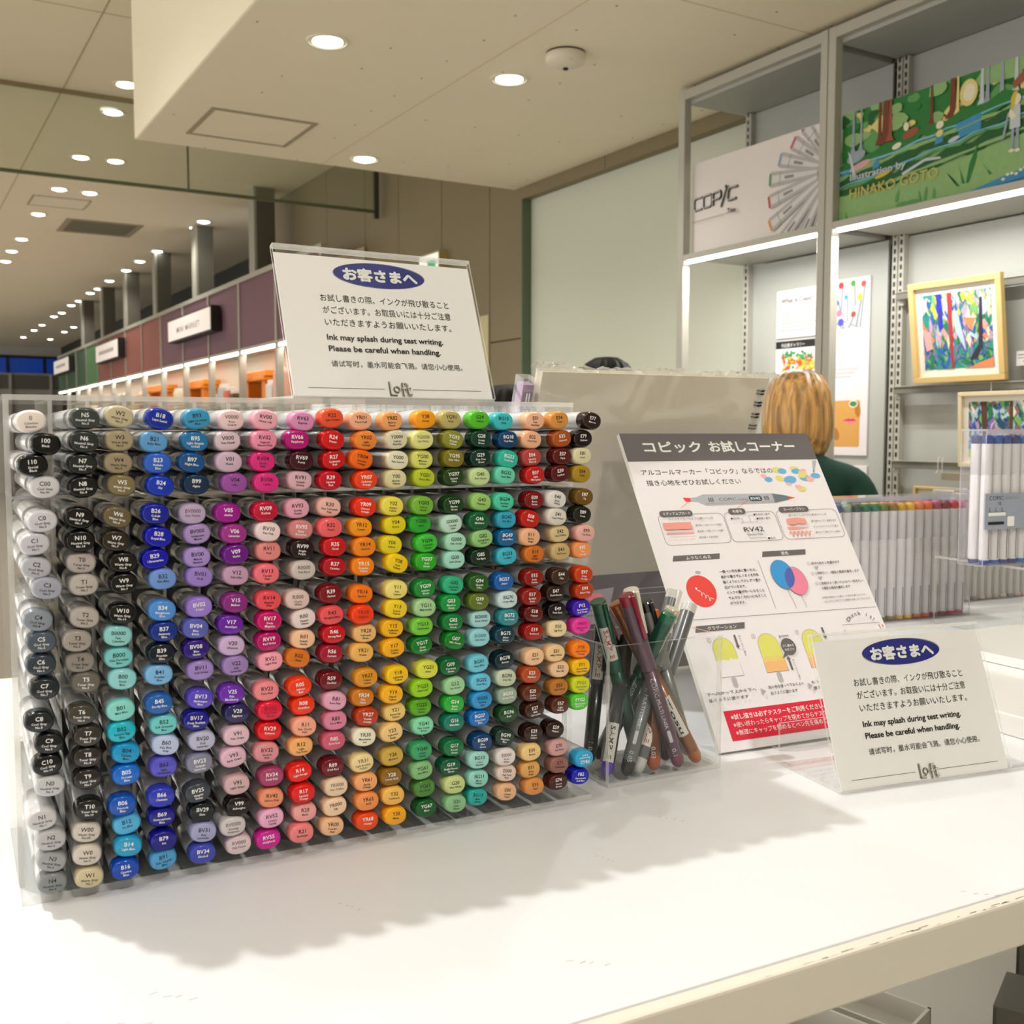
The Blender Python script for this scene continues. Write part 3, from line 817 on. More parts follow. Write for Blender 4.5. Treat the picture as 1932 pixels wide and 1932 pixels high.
def build_markers():
    capg = G().loft([sq(MW * a, MH * b, y) for a, b, y in ((.80, .76, 0), (.86, .83, .0002), (.93, .91, .0009), (.975, .965, .0019), (1, 1, .0034), (1.0, 1.0, .0088))], 0, True, False)
    brg = G().loft([sq(MW * a, MH * b, y) for a, b, y in ((.965, .955, .0088), (.99, .985, .0092), (.99, .985, .040), (.975, .97, .0402), (.975, .97, .0412), (.99, .985, .0414), (.99, .985, .142), (.9, .88, .144))], 0, False, True)
    capm = capg.mesh('end_cap'); brm = brg.mesh('barrel'); brl = mat('marker_barrel', 'cdced0', .16, spec=.6, coat=.6); brm.materials.append(brl); capm.materials.append(brl)
    for m in (capm, brm): m.shade_smooth()
    inks = {'k': mat('ink_black', '14110f', .45), 'w': mat('ink_white', 'f2f2f2', .45), 'g': mat('ink_brown_grey', '6f5a50', .5), 'r': mat('ink_dark_red', '8c1020', .5), 'b': mat('ink_blue_grey', '3f6f86', .5)}
    rnd = random.Random(11); rows = [l.split('|') for l in MK.strip().split('\n')]
    st = G(); stm = [brl] + [inks[k] for k in 'kwgrb']; si = {k: i + 1 for i, k in enumerate('kwgrb')}
    colnames = ['first', 'second', 'third', 'fourth', 'fifth', 'sixth', 'seventh', 'eighth', 'ninth', 'tenth', 'eleventh', 'twelfth', 'thirteenth', 'fourteenth', 'fifteenth']
    for i, (code, name, x, z, hx, ink) in enumerate(rows):
        x, z = float(x) / 1000, float(z) / 1000
        roll = R(rnd.gauss(2, 4.5)); dy = rnd.uniform(-.0015, .0015)
        if code == 'FBG2': roll = R(180)
        cm = mat('cap_' + code, hx, .2, spec=.35, coat=.25, gain=.98)
        f = Flat(); sh = MW * .015
        f.text(code, sh, .65, 3.15 if len(code) < 5 else 2.9, 0, bold=.012, res=2, align='c', maxw=8.3)
        ln = name.split('/')
        for k, s in enumerate(ln): f.text(s, sh, -1.55 - 1.75 * k, 1.72, 0, bold=.015, res=1, align='c', maxw=10.0 if k == 0 else 8.5)
        lab = 'marker with a %s end cap lettered %s %s, in the rack' % (colour_name(hx), code, name.replace('/', ' '))
        if i < 300:
            t = thing('colour_marker', lab, 'marker', rw(x, -.034 + dy, z), PHI, 'colour markers in the acrylic rack')
            t.rotation_mode = 'XYZ'; t.rotation_euler = (Matrix.Rotation(PHI, 3, 'Z') @ Matrix.Rotation(roll, 3, 'Y')).to_euler()
            link('barrel', brm, t)
            c = link('end_cap', capm, t); c.material_slots[0].link = 'OBJECT'; c.material_slots[0].material = cm
            f.obj('lettering', inks[ink], lambda u, v, n: (u, -n, v), c, base=.00005, lift=.00002)
        else:
            M = Matrix.Translation((x, -.034 + dy, z)) @ Matrix.Rotation(roll, 4, 'Y'); stm.append(cm); ci = len(stm) - 1
            for gg, mi in ((capg, ci), (brg, 0)): st.add([M @ Vector(p) for p in gg.v], gg.f, mi)
            st.add([M @ Vector((a * .001, -.00005 - n * .00002, b * .001)) for a, b, n in f.v], f.f, si[ink])
    o = st.obj('colour_marker_columns', stm, None, False, rw(0, 0, 0), PHI); autosmooth(o)
    o['kind'] = 'stuff'; tag(o, 'remaining markers in the three rightmost columns of the rack, brown, cream and fluorescent caps', 'markers', 'colour markers in the acrylic rack')
build_markers()

# ================================================================= NOTICE STANDS (A6 L-stands)
OKYAKU = 'お客さまへ'
def notice(x0, y0, z0, a, tilt, label, foot_x=(0, .15)):
    p = rw(x0, y0, z0); t = thing('notice_stand', label, 'sign', p, PHI + a)
    W, Hh = .1505, .1105; ct, st_ = math.cos(tilt), math.sin(tilt)
    def fn(u, v, n): return (u, v * st_ - n * ct, v * ct + n * st_)
    def slab(g, u0, u1, v0, v1, n0, n1, mi, edge=None):
        M = Matrix(((1, 0, 0, 0), (0, -ct, st_, 0), (0, st_, ct, 0), (0, 0, 0, 1)))     # local (u, n, v)
        g.box(u0, u1, n0, n1, v0, v1, mi, edge, M)
    g = G(); slab(g, 0, W, .0015, Hh, .0006, .0024, 0, 1); g.obj('front_sheet', [ACR, EDGE], t)
    g = G(); slab(g, 0, W, .0015, Hh, -.0030, -.0012, 0, 1); g.obj('rear_sheet', [ACR, EDGE], t)
    g = G(); slab(g, 0, W, Hh, Hh + .0016, -.0030, .0024, 1); g.obj('top_fold', [ACR, EDGE], t)
    G().box(foot_x[0], foot_x[1], .0, .070, .0, .0020, 0, 1).obj('foot', [ACR, EDGE], t)
    g = G(); slab(g, .0012, W - .0012, .002, Hh - .004, -.0008, -.0002, 0); card = g.obj('paper_card', mat('notice_paper', 'f7f4f3', .5), t)
    f = Flat()
    f.ell(76.5, 94.5, 34.6, 9.3, 0, R(-.6), 48); f.outline([(76.5 + 34.9 * math.cos(i * math.pi / 24), 94.5 + 9.5 * math.sin(i * math.pi / 24)) for i in range(48)], .3, 0)
    o = f.obj('oval_badge', mat('royal_blue_print', '0b1c80', .5), lambda u, v, n: fn(u, v, n - .0002), card)
    f = Flat(); f.text(OKYAKU, 49.0, 90.3, 10.2, 0, width=56, fat=.055, res=3)
    f.obj('badge_lettering', WPRINT, lambda u, v, n: fn(u, v, n - .0001), card)
    f = Flat()
    for s, xx, yy, w in (('お試し書きの際、インクが飛び散ること', 29.3, 72.6, 98), ('がございます。お取扱いには十分ご注意', 29.8, 63.5, 97.5), ('いただきますようお願いいたします。', 30, 54.4, 96)):
        f.text(s, xx, yy, 6.0, 0, width=w, res=3)
    f.text('Ink may splash during test writing.', 29.8, 43.4, 5.7, 0, width=87.5, bold=.022, res=3)
    f.text('Please be careful when handling.', 29.8, 35.1, 5.7, 0, width=84, bold=.022, res=3)
    f.text('请试写时，墨水可能会飞溅。请您小心使用。', 30, 24.0, 5.0, 0, width=99, res=2)
    f.obj('notice_lettering', BLACK, lambda u, v, n: fn(u, v, n - .0002), card)
    f = Flat(); f.rect(11.4, 7.95, 65.9, 8.3, 1); f.rect(86.8, 7.95, 141, 8.3, 1)
    # the shop's double-lined logo
    for w, mi in ((1.9, 0), (.75, 2)):
        f.outline([(69.9, 13.0), (69.9, 4.0), (74.0, 4.0)], w, mi, False)
        f.outline([(74.6 + 2.0 * math.cos(i * math.pi / 10), 7.9 + 2.0 * math.sin(i * math.pi / 10)) for i in range(20)], w * .55, mi)
        f.outline([(79.0, 3.0), (79.0, 12.0), (82.0, 12.0)], w * .8, mi, False); f.outline([(77.9, 8.0), (80.9, 8.0)], w * .8, mi, False)
        f.outline([(82.6, 10.8), (82.6, 4.0), (85.0, 4.0)], w * .8, mi, False); f.outline([(81.6, 8.6), (84.6, 8.6)], w * .8, mi, False)
    f.obj('shop_logo', [mat('logo_grey', '8c857c', .6), mat('rule_brown', '7f716c', .6), mat('logo_light', 'd6d1ca', .6)], lambda u, v, n: fn(u, v, n - .0002), card)
    return t
notice(.1687, .0505, .0045, .055, .3687, 'white ink-splash notice in an acrylic stand, on top of the marker rack', (0, .1505))
notice(.5075, -.0981, -.26700, -.133, .3619, 'white ink-splash notice in an acrylic stand, on the table at right', (-.0, .172))

# ================================================================= TESTING-CORNER POSTER BOARD
def build_poster():
    a, tilt = -.0631, .5776; t = thing('poster_board', 'white foam-board poster for the marker testing corner, leaning back on the table', 'poster', rw(.4905, .0103, -.26719), PHI + a)
    ct, st_ = math.cos(tilt), math.sin(tilt)
    def fn(u, v, n): return (u, v * st_ - n * ct, v * ct + n * st_)
    M = Matrix(((1, 0, 0, 0), (0, -ct, st_, 0), (0, st_, ct, 0), (0, 0, 0, 1)))
    W, H = .210, .297
    board = G().box(0, W, -.0045, 0, .0026, H, 0, 1, M).obj('foam_board', [mat('poster_white', 'f3eff3', .45), mat('foam_edge', 'e9e6df', .7)], t)
    MT = [mat('poster_grey', '6b6769', .5), BLACK, WPRINT, mat('poster_red', 'e0203f', .5), mat('salmon', 'f2a396', .6), mat('fruit_red', 'ee4b44', .55), mat('balloon_blue', '3f9be0', .55),
          mat('balloon_pink', 'f08aa8', .55), mat('balloon_mix', '5268b8', .55), mat('ice_yellow', 'e3e274', .6), mat('ice_orange', 'f3bd7d', .6), mat('stick_grey', 'b9b7b9', .6), mat('line_grey', '77747a', .6),
          mat('marker_grey', 'b8bcc6', .5), mat('marker_dark', '6f7d88', .5), mat('pill_blue', '3b5563', .5), mat('light_grey_tri', 'b0aeb0', .6), mat('sky_blob', '6fb6e6', .6), mat('yellow_blob', 'e6e083', .6), mat('pink_blob', 'f2bcb6', .6), mat('ice_mid', 'ecd27a', .6), mat('poster_white', 'f3eff3')]
    GR, BK, WH, RD, SA, FR, BB, BP, BM, IY, IO, SG, LG, MG, MD, PB, LT, SB, YB, PK, IM, PW = range(22)
    def put(name, f, base=.00015): return f.obj(name, MT, fn, board, base=base, lift=.000008)
    f = Flat(); f.rect(0, 267.5, 210, 297, GR); put('header_band', f)
    f = Flat(); f.text('コピック', 20.8, 277.6, 12.6, WH, width=61, fat=.03, res=3); f.text('お試しコーナー', 91, 277.6, 12.6, WH, width=97.5, fat=.03, res=3); put('header_lettering', f, .0002)
    f = Flat(); f.text('アルコールマーカー「コピック」ならではの', 10, 253.6, 6.3, BK, width=142); f.text('描き心地をぜひお試しください', 12, 242.8, 6.3, BK, width=100); put('intro_lettering', f)
    f = Flat()
    rnd = random.Random(3)
    for x, y, rx, ry, m in ((158.4, 256, 7, 3.2, YB), (163, 255, 5, 3, SB), (178.2, 257.5, 5.5, 2.6, YB), (179, 254.6, 5.5, 2.8, SB), (143.8, 246.2, 4.5, 2.8, SB), (140, 250, 3.5, 2, PK), (157.3, 247, 5, 3, YB), (168.4, 245.4, 7.5, 4, SB), (165, 241, 3, 1.5, PK),
                            (186, 252.5, 5, 2.5, YB), (187, 255, 4, 2, PK), (187.1, 246.9, 7, 3, SB), (192, 246, 4.5, 3, PK), (199.8, 249.3, 5.6, 2.8, SB), (177.8, 235.4, 5, 2.8, YB), (175, 237.6, 4, 2, PK), (184, 249, 5, 2, YB)):
        f.ell(x, y, rx, ry, m, rnd.uniform(-.2, .2), 18)
    f.poly([(203, 266), (208, 266), (200.5, 254), (199, 254.5)], MG); f.poly([(199.2, 255), (201, 255), (198.8, 251.2)], MD); put('ink_dots', f)
    f = Flat()
    f.poly([(44, 229.6), (51.5, 228.9), (51.5, 225.6), (46, 225.0)], FR); f.poly([(51.5, 229), (60, 229.8), (60, 224.6), (51.5, 225.5)], MG)
    f.poly([(60, 230.2), (66, 232.2), (141.5, 231.3), (141.5, 221.3), (66, 220.7), (60, 224.0)], MG); f.rect(66, 222.0, 141.5, 223.6, LT)
    f.poly([(141.5, 231.3), (158.3, 228.3), (158.3, 224.2), (141.5, 221.3)], MD); f.poly([(158.3, 227.9), (166.4, 226.1), (158.3, 224.6)], FR)
    f.text('COPIC', 81.4, 224.9, 4.6, BK, width=19, bold=-.012); f.text('ciao', 102, 225.0, 3.6, GR, width=10.5); f.rrect(114, 223.7, 128.5, 229.4, 2.6, PB); f.text('RV42', 116, 225.2, 3.9, WH, width=10.5, bold=.015)
    for x in (70, 72, 74, 131, 133, 135): f.rect(x, 224.4, x + 1.2, 228.6, GR)
    put('marker_picture', f)
    f = Flat()
    for x0, x1 in ((12, 79.5), (80.6, 136), (137.6, 206.5)): f.rro(x0, 183.2, x1, 212.8, 5, .35, LG)
    for x0, x1 in ((14.6, 48.3), (86.4, 104.7), (142, 175.8)): f.rrect(x0, 210.8, x1, 216.6, 2.9, GR)
    for s, x0, x1 in (('ミディアムブロード', 18, 46), ('色番号', 90.5, 101), ('スーパーブラシ', 147, 171)): f.text(s, x0, 212.3, 3.3, WH, width=x1 - x0, fat=.012)
    f.outline([(38, 219), (51, 226)], .3, FR, False); f.outline([(97, 217), (113, 225)], .3, FR, False); f.outline([(161, 217), (163, 224)], .25, PK, False)
    f.text('ラインマーカーのような硬いペン先', 21.5, 206.8, 2.7, GR, width=46.5)
    f.rect(14.4, 197.9, 43, 204.6, SA); f.poly([(15.2, 193.4), (43, 193.4), (43, 194.5), (15.2, 194.9)], SA)
    for i in range(12): f.ell(15.4 + i * 2.35, 188.1, .5, .5, PK, n=8)
    for s, y in (('面を使って太いラインを描く', 200.2), ('角を使って細いラインを描く', 194.2), ('角を使って点を描く', 188.2)): f.text(s, 46.8, y, 2.2, BK, width=28 if 'ライン' in s else 20, res=1)
    f.text('RV42', 96, 192.6, 6.6, BK, width=21, bold=0.0); f.text('Salmon Pink', 97.6, 188.6, 2.9, BK, width=17)
    f.outline([(96, 200.4), (96, 202), (114, 202), (114, 200.4)], .3, LG, False); f.outline([(99, 187), (99, 186), (117, 186)], .3, LG, False); f.outline([(98, 202), (98, 206.2), (94, 206.2)], .3, LG, False); f.outline([(106, 202), (106, 209), (111, 209)], .3, LG, False)
    for s, x, y, w in (('■色記号', 86, 205.4, 9), ('■色系統の番号', 111.8, 208.6, 18), ('■明度の番号', 113.6, 204.4, 15), ('■色名', 118, 184.2, 8)): f.text(s, x, y, 2.2, BK, width=w, res=1)
    f.text('柔らかくしなやかな筆状のペン先', 150, 206.0, 2.7, GR, width=43.5)
    f.poly([(146, 203.6), (158, 204.6), (167, 203.2), (167.5, 199), (163, 197.6), (158, 198.8), (152, 197.2), (145.5, 198)], SA); f.poly([(143.3, 195.6), (169.3, 193.9), (152, 192.7), (145, 193)], SA)
    f.outline([(144 + i * .9, 188.4 + 2.2 * math.sin(i * 1.25)) for i in range(28)], .9, SA, False)
    for s, y in (('筆を寝かせて広い面積を塗る', 199.4), ('サッとはらうように塗る', 193.4), ('筆を立てて細いラインを描く', 187.6)): f.text(s, 172.8, y, 2.2, BK, width=29, res=1)
    put('tip_guide', f)
    f = Flat()
    for x0, x1, y0, y1, s, tx, tw in ((12.8, 62, 168.0, 173.2, 'ムラなくぬる', 27, 25), (105.2, 154.6, 167.4, 172.6, '混色', 126.5, 8.5), (12.4, 63, 102.6, 108.0, 'グラデーション', 25, 29)):
        f.poly([(x0, y0), (x1 - 1.5, y0), (x1 + .4, y1), (x0 + 2.4, y1)], GR); f.text(s, tx, y0 + 1.1, 3.6, WH, width=tw, fat=.012)
    f.outline([(99.3, 164.2), (99.9, 117.9)], .3, LG, False); f.outline([(6, 113.9), (208, 111.6)], .35, LG, False); f.outline([(163, 97.3), (205, 96.8)], .3, LG, False); f.outline([(163.5, 93), (163.5, 88)], .4, LG, False)
    f.outline([(203, 95), (204, 90)], .5, LG, False); f.rect(206.5, 92, 207.3, 94.5, RD)
    put('section_titles', f)
    f = Flat()
    f.ell(31.5, 139, 14.4, 14.8, FR, 0, 40); f.ell(34, 156.4, 2.8, 1.5, SG); f.outline([(32, 152.6), (33, 153.6), (34.5, 153.2)], .35, RD, False)
    f.outline([(27, 141.5), (29, 139)] + [(29 + i * .55 + 1.1 * math.sin(i * 1.1), 138 - i * .45 + 2.0 * math.cos(i * 1.1)) for i in range(18)] + [(41, 131)], .45, WH, False); f.poly([(25.8, 142.8), (28.4, 142.2), (26.6, 140)], WH)
    for i, s in enumerate(('一度ペン先を紙に置いたら、', '紙から離さずにぐるぐる円を', '描くようにして少しずつ塗り', '広げていきます。', 'インクの量が均一になること', 'でムラなくきれいにぬること', 'ができます。')):
        f.text(s, 55.5, 154.6 - i * 5.0, 2.9, BK, width=39 if len(s) > 9 else 22 if i == 3 else 16, res=1, fat=.012)
    f.ell(119.7, 149.2, 12.0, 14.2, LG, 0, 40); f.ell(119.7, 149.2, 11.8, 14.0, BB, 0, 40); f.ell(131.6, 142.2, 11.4, 13.7, LG, 0, 40); f.ell(131.6, 142.2, 11.2, 13.5, BP, 0, 40)
    A = [(119.7 + 11.8 * math.cos(i * math.pi / 24), 149.2 + 14 * math.sin(i * math.pi / 24)) for i in range(48)]
    f.poly([q for q in A if ((q[0] - 131.6) / 11.2) ** 2 + ((q[1] - 142.2) / 13.5) ** 2 < 1] and
           [(q) for q in sorted([q for q in A if ((q[0] - 131.6) / 11.2) ** 2 + ((q[1] - 142.2) / 13.5) ** 2 <= 1] + [q for q in [(131.6 + 11.2 * math.cos(i * math.pi / 24), 142.2 + 13.5 * math.sin(i * math.pi / 24)) for i in range(48)] if ((q[0] - 119.7) / 11.8) ** 2 + ((q[1] - 149.2) / 14) ** 2 <= 1], key=lambda q: math.atan2(q[1] - 145.7, q[0] - 125.6))], BM)
    f.outline([(119.7, 135), (119.2, 130), (120.6, 124), (121, 116.3)], .3, LG, False); f.outline([(131.6, 128.6), (131.2, 124), (132.6, 120), (132, 116.4)], .3, LG, False)
    f.poly([(118.7, 134.2), (120.7, 134.2), (119.7, 135.6)], LG); f.poly([(130.6, 127.8), (132.6, 127.8), (131.6, 129.2)], BP)
    for n, s, y, w in ((1, '好きな色を２色選びます', 156.6, 32), (2, '１色を使い、1個目の風船を着色します', 146.8, 50), (3, '１色目がよく乾いたらもう一色を使い、', 136.6, 51)):
        f.outline([(152 + 1.5 * math.cos(i * math.pi / 8), y + 1.1 + 1.5 * math.sin(i * math.pi / 8)) for i in range(16)], .2, LG); f.text(str(n), 151.5, y + .3, 2.2, BK, res=1); f.text(s, 154.8, y, 2.9, BK, width=w, res=1, bold=.012)
    f.text('２個目の風船を着色します', 155.5, 131.8, 2.9, BK, width=32, res=1, bold=.012)
    f.text('※同色を使用すると重なった部分が濃くなります。', 152, 123.2, 2.0, BK, width=50, res=1); f.text('コピックは１色だけでも濃淡をお楽しみいただけます。', 152.5, 119.4, 2.0, BK, width=53, res=1)
    f.poly([(156.2, 154.4), (161, 154.4), (158.6, 151.2)], LT); f.poly([(156.2, 144.2), (161, 144.2), (158.6, 141)], LT)
    for i, ch in enumerate('Check it!'):
        if ch == ' ': continue
        ang = R(62 - i * 15.5); f.text(ch, 184 - 16 * math.sin(ang) * .92, 93.5 + 11.2 * math.cos(ang), 5.2, BK, fat=.012, rot=ang * .8)
    put('technique_pictures', f)
    f = Flat()
    def ice(cx, full):
        top = [(cx + 10.6 * math.cos(math.pi * i / 16), 85.5 + 11 * math.sin(math.pi * i / 16)) for i in range(17)]
        f.poly([(cx - 11.2, 62), (cx + 11.2, 62)] + [(x, y) for x, y in top], LG); f.poly([(cx - 10.9, 62.3), (cx + 10.9, 62.3)] + [(cx + (x - cx) * .975, 85.5 + (y - 85.5) * .975) for x, y in top], IY)
        n = 12; w = [(cx - 10.8 + 21.6 * i / n, (76 if full else 77) + random.Random(i + 7).uniform(-1.6, 1.6)) for i in range(n + 1)]
        f.poly([(cx - 10.9, 62.3), (cx + 10.9, 62.3)] + w[::-1], IM if full else PW)
        if full: f.poly([(cx - 10.9, 62.3), (cx + 10.9, 62.3)] + [(x, y - 4.5) for x, y in w[::-1]], IO)
        f.rrect(cx - 2.4, 52.6, cx + 2.4, 61.8, 2.2, SG)
    ice(34.4, False); ice(79.6, True); ice(125.6, True)
    for i, x in enumerate((22.8, 67.2, 112.5)):
        f.outline([(x + 1.9 * math.cos(k * math.pi / 8), 94.7 + 1.9 * math.sin(k * math.pi / 8)) for k in range(16)], .22, LG); f.text(str(i + 1), x - .6, 93.8, 2.5, BK, res=1)
    for x, y0, y1 in ((48.6, 97.5, 88), (94.2, 62, 71.5), (140, 97, 89)):
        f.rect(x - .9, min(y0, y1), x + .9, max(y0, y1), GR); s = -1 if y1 < y0 else 1; f.poly([(x - 1.9, y1), (x + 1.9, y1), (x, y1 + 3 * s)][::1 if s > 0 else -1], GR)
    for x, y in ((52.5, 97.5), (97.5, 72)):
        for i, ch in enumerate('はらうように塗る'): f.text(ch, x, y - 2.2 - i * 2.4, 2.1, BK, res=1)
    f.ell(98.4, 82.6, 7.4, 7.6, GR); f.poly([(92.5, 78), (95.5, 75.6), (88.2, 72.5)], GR); f.text('少し重ねる', 92.6, 82.6, 2.6, WH, width=11.4, fat=.012); f.text('のがコツ!', 93.4, 79, 2.6, WH, width=9.8, fat=.012); f.text('point', 92.4, 91.3, 3.6, BK, width=10)
    for s, x, y, w in (('下へ向かって上から下へ', 4, 48.2, 48), ('払うように塗ります', 4.4, 43, 38), ('別の色を使って下から上へ', 64.2, 48.2, 36), ('払うように塗ります', 64.4, 43, 27), ('もう一度上から', 108, 48.2, 30), ('塗り重ねます', 108, 43, 24)): f.text(s, x, y, 3.0, BK, width=w, fat=.012, res=1)
    for x in (56, 103.6): f.poly([(x, 49.4), (x, 43.4), (x + 4.2, 46.4)], LT)
    put('gradation_pictures', f)
    f = Flat(); f.rect(14.6, 10, 198, 34.6, RD)
    for s, y, b in (('※試し描きは必ずテスターをご利用ください。', 27.2, .014), ('※使い終わったらキャップを閉めてからテスター立てへ', 20.8, 0), ('※無理にキャップを閉めるとペン先を痛めてしまいます。', 14.4, 0)):
        f.text(s, 20, y, 4.9, WH, width=4.45 * len(s), fat=b)
    put('warning_band', f)
    # small clear easel under the board
    G().box(.05, .16, .012, .060, .0, .002, 0, 1).obj('easel_foot', [ACR, EDGE], t)
    G().box(.05, .16, -.0075, -.0055, .0, .022, 0, 1).obj('easel_lip', [ACR, EDGE], t)
    G().box(.05, .16, -.0055, .014, .0, .002, 0, 1).obj('easel_link', [ACR, EDGE], t)
build_poster()

# ================================================================= PEN CUP AND PENS
def build_cup():
    t = thing('pen_cup', 'clear acrylic box of fineliner pens on the table, right of the marker rack', 'pen holder', rw(.372, -.012, -.26719), PHI)
    W, D, H, w = .100, .064, .1005, .0028
    def ac(n, *a): return G().box(*a, mi=0, edge=1).obj(n, [ACR, EDGE], t)
    ac('base', 0, W, 0, D, 0, w); ac('front_panel', 0, W, 0, w, w + .0001, H); ac('back_panel', 0, W, D - w, D, w + .0001, H)
    ac('side_panel', 0, w, w + .0001, D - w - .0001, w + .0001, H); ac('side_panel', W - w, W, w + .0001, D - w - .0001, w + .0001, H)
build_cup()
def build_pens():
    txt = mat('silver_lettering', 'c9ccd0', .4, metal=.2); stick = mat('sticker_white', 'dedad4', .5); red = mat('sticker_red', 'b02030', .5)
    def pen(B, T, body, cap, end, label, clip=None, code='', side=0., sticker=None, words=False, ears=False, capend=None, rough=.3, capbody=None):
        Bw, Tw = rw(*B), rw(*T); d = (Tw - Bw); L = d.length; d.normalize()
        tocam = (Vector((0, 0, HC)) - (Bw + Tw) / 2).normalized(); y = (tocam - d * tocam.dot(d)).normalized(); x = y.cross(d)   # x to the right, y towards the camera, z = d
        Mx = Matrix(((x.x, y.x, d.x), (x.y, y.y, d.y), (x.z, y.z, d.z))).to_4x4(); Mx = Mx @ Matrix.Rotation(R(side), 4, 'Z')
        t = thing('fineliner_pen', label, 'pen', Bw, group='fineliner pens in the acrylic box'); t.rotation_euler = Mx.to_euler()
        r = .0052; bm = mat('pen_' + body, body, rough, metal=.25, noise=.05, scale=900, coat=.3)
        cl = L * .42; cs = L - cl
        G().lathe([(r * .96, .011), (r, .012), (r, cs)], 16, cap0=False).obj('barrel', bm, t, True).data
        G().lathe([(.0004, 0), (r * .45, .0006), (r * .8, .0028), (r * .96, .006), (r * .97, .011)], 16, cap0=False, cap1=False).obj('end_plug', mat('plug_' + end, end, .25, coat=.5), t, True)
        c = autosmooth(G().lathe([(r * 1.02, cs - .0005), (r * 1.1, cs), (r * 1.1, L - .006), (r * 1.08, L - .0055)], 18).obj('cap', mat('pen_' + (capbody or body), capbody or body, rough, metal=.25, noise=.05, scale=900, coat=.3), t))
        autosmooth(G().lathe([(r * 1.12, L - .0075), (r * 1.14, L - .001), (r * 1.0, L), (r * .3, L + .0002)], 18).obj('cap_top', mat('plug_' + cap, cap, .25, coat=.5), c))
        if ears:
            g = G(); [g.tube([(s * .0032, 0, L - .001), (s * .0036, 0, L + .0018), (s * .0038, 0, L + .0026)], [.0012, .0009, .0003], 8) for s in (-1, 1)]; g.obj('ear', mat('plug_' + cap, cap), c, True)
        if clip:
            autosmooth(G().cbox(-.0017, .0017, r * 1.12, r * 1.12 + .0018, L - .034, L - .001, .0006).cbox(-.0017, .0017, r * .9, r * 1.2, L - .008, L - .001, .0004).obj('clip', mat('plug_' + clip, clip, .25, coat=.5), c)).rotation_euler = (0, 0, R(38))
        def wrap(u, v, n): a = -u / r; return (math.sin(a) * (r + n), math.cos(a) * (r + n), v)
        if words or code:
            f = Flat()
            def vt(s, x0, y0, size, w=None, bold=0., res=2):
                vs, fs = glyphs(s, bold, res)
                if not vs: return
                m0 = min(v[0] for v in vs); w0 = max(v[0] for v in vs) - m0; k = (w / w0) if w else size; f.k += 1; b = len(f.v)
                for vx, vy in vs: f.v.append((x0 + vy * size, y0 - (vx - m0) * k, f.k))
                f.f.extend(tuple(b + i for i in q) for q in fs); f.m.extend([0] * len(fs))
            if words: vt('COPIC', -1.8, cs * 1000 - 6, 4.6, 15, -.01); vt('MULTI LINER', -1.5, cs * 1000 - 23, 3.6, 24); f.rrect(-1.3, 23, 1.3, 33, 1.2, 0)
            if code: vt(code, -1.6, 18 if words else 17, 4.4, 1.9 * len(code) + .6)
            f.obj('lettering', txt, wrap, t, base=.0001, lift=.00001)
        if sticker:
            f = Flat(); v0, v1, s, m = sticker
            for i in range(8): f.rect(-4.2 + i * 1.05, v0, -4.2 + (i + 1) * 1.05, v1, 0, 0)
            f.k = 1; vs, fs = glyphs(s, .015, 2); w0 = max(v[0] for v in vs); k = (v1 - v0 - 4) / w0; b = len(f.v)
            for vx, vy in vs: f.v.append((-1.6 + vy * 4.6, v1 - 2 - vx * k, 2))
            f.f.extend(tuple(b + i for i in q) for q in fs); f.m.extend([1] * len(fs))
            rr = r * (1.1 if v0 / 1000 > cs else 1.0)
            f.obj('sticker', [stick, red if m == 'r' else BLACK], lambda u, v, n: (math.sin(-u / rr) * (rr + n), math.cos(u / rr) * (rr + n), v), t, base=.00012, lift=.00003)
    P = pen
    P((.4395, -.0045, -.2635), (.390, -.0098 + .004, -.1317), '66505e', '8a1030', '7d3a52', 'dusty purple fineliner with a maroon cap end, lettered 0.1, leaning left in front', clip='8a1030', code='0.1', words=True)
    P((.4013, .043, -.2635), (.4299, -.0035, -.1483), '1e5544', '1f6a4c', '1f5a45', 'dark green fineliner with a round green top, lettered 0.3', code='0.3', words=True)
    P((.3955, .040, -.2635), (.436, .0, -.1458), '5e6264', 'bdb19c', '3a3c3e', 'grey fineliner with a beige cap end and clip, white Sample sticker near its foot', clip='bdb19c', sticker=(24, 52, 'Sample', 'k'))
    P((.403, -.002, -.2635), (.4708, .0261, -.1488), '6d7072', 'd7d6d0', 'c9c8c4', 'grey fineliner with a frosted white cap end, red SAMPLE sticker at its foot', sticker=(20, 50, 'SAMPLE', 'r'))
    P((.388, .016, -.2635), (.4152, .0264, -.1612), '54585a', 'e3e1dc', '3a3c3e', 'dark grey fineliner with a white cap end that has two little ears', ears=True)
    P((.385, .034, -.2635), (.3952, .0326, -.1596), '222426', '0e0f10', '0e0f10', 'black fineliner with a flat black cap end marked 1.0', code='1.0', sticker=(64, 92, 'SAMPLE', 'r'), clip='0e0f10')
    P((.4254, .0278, -.2635), (.3754, .0082, -.1371), '1f5a45', '155238', '1f5a45', 'green fineliner with a white and red sticker on its cap, leaning far left', clip='155238', sticker=(90, 118, 'SAMPLE', 'r'))
    P((.4583, -.0025, -.2635), (.3932, .012, -.1402), '8d5a38', 'b3582a', 'b0622c', 'copper brown fineliner with an orange-brown cap, its foot at the right end of the box', sticker=(26, 60, 'Tosu', 'k'))
    P((.4625, .014, -.2635), (.4163, .009, -.1401), '7b7e7c', '17181a', 'a9a9a4', 'long grey fineliner with a black clipped cap, foot in the right corner of the box', clip='17181a')
    P((.4174, -.0035, -.2635), (.433, .024, -.150), '6b3f22', 'd0661c', 'a5501f', 'brown fineliner with a bright orange cap, foot lettered 0.03', clip='d0661c', code='0.03')
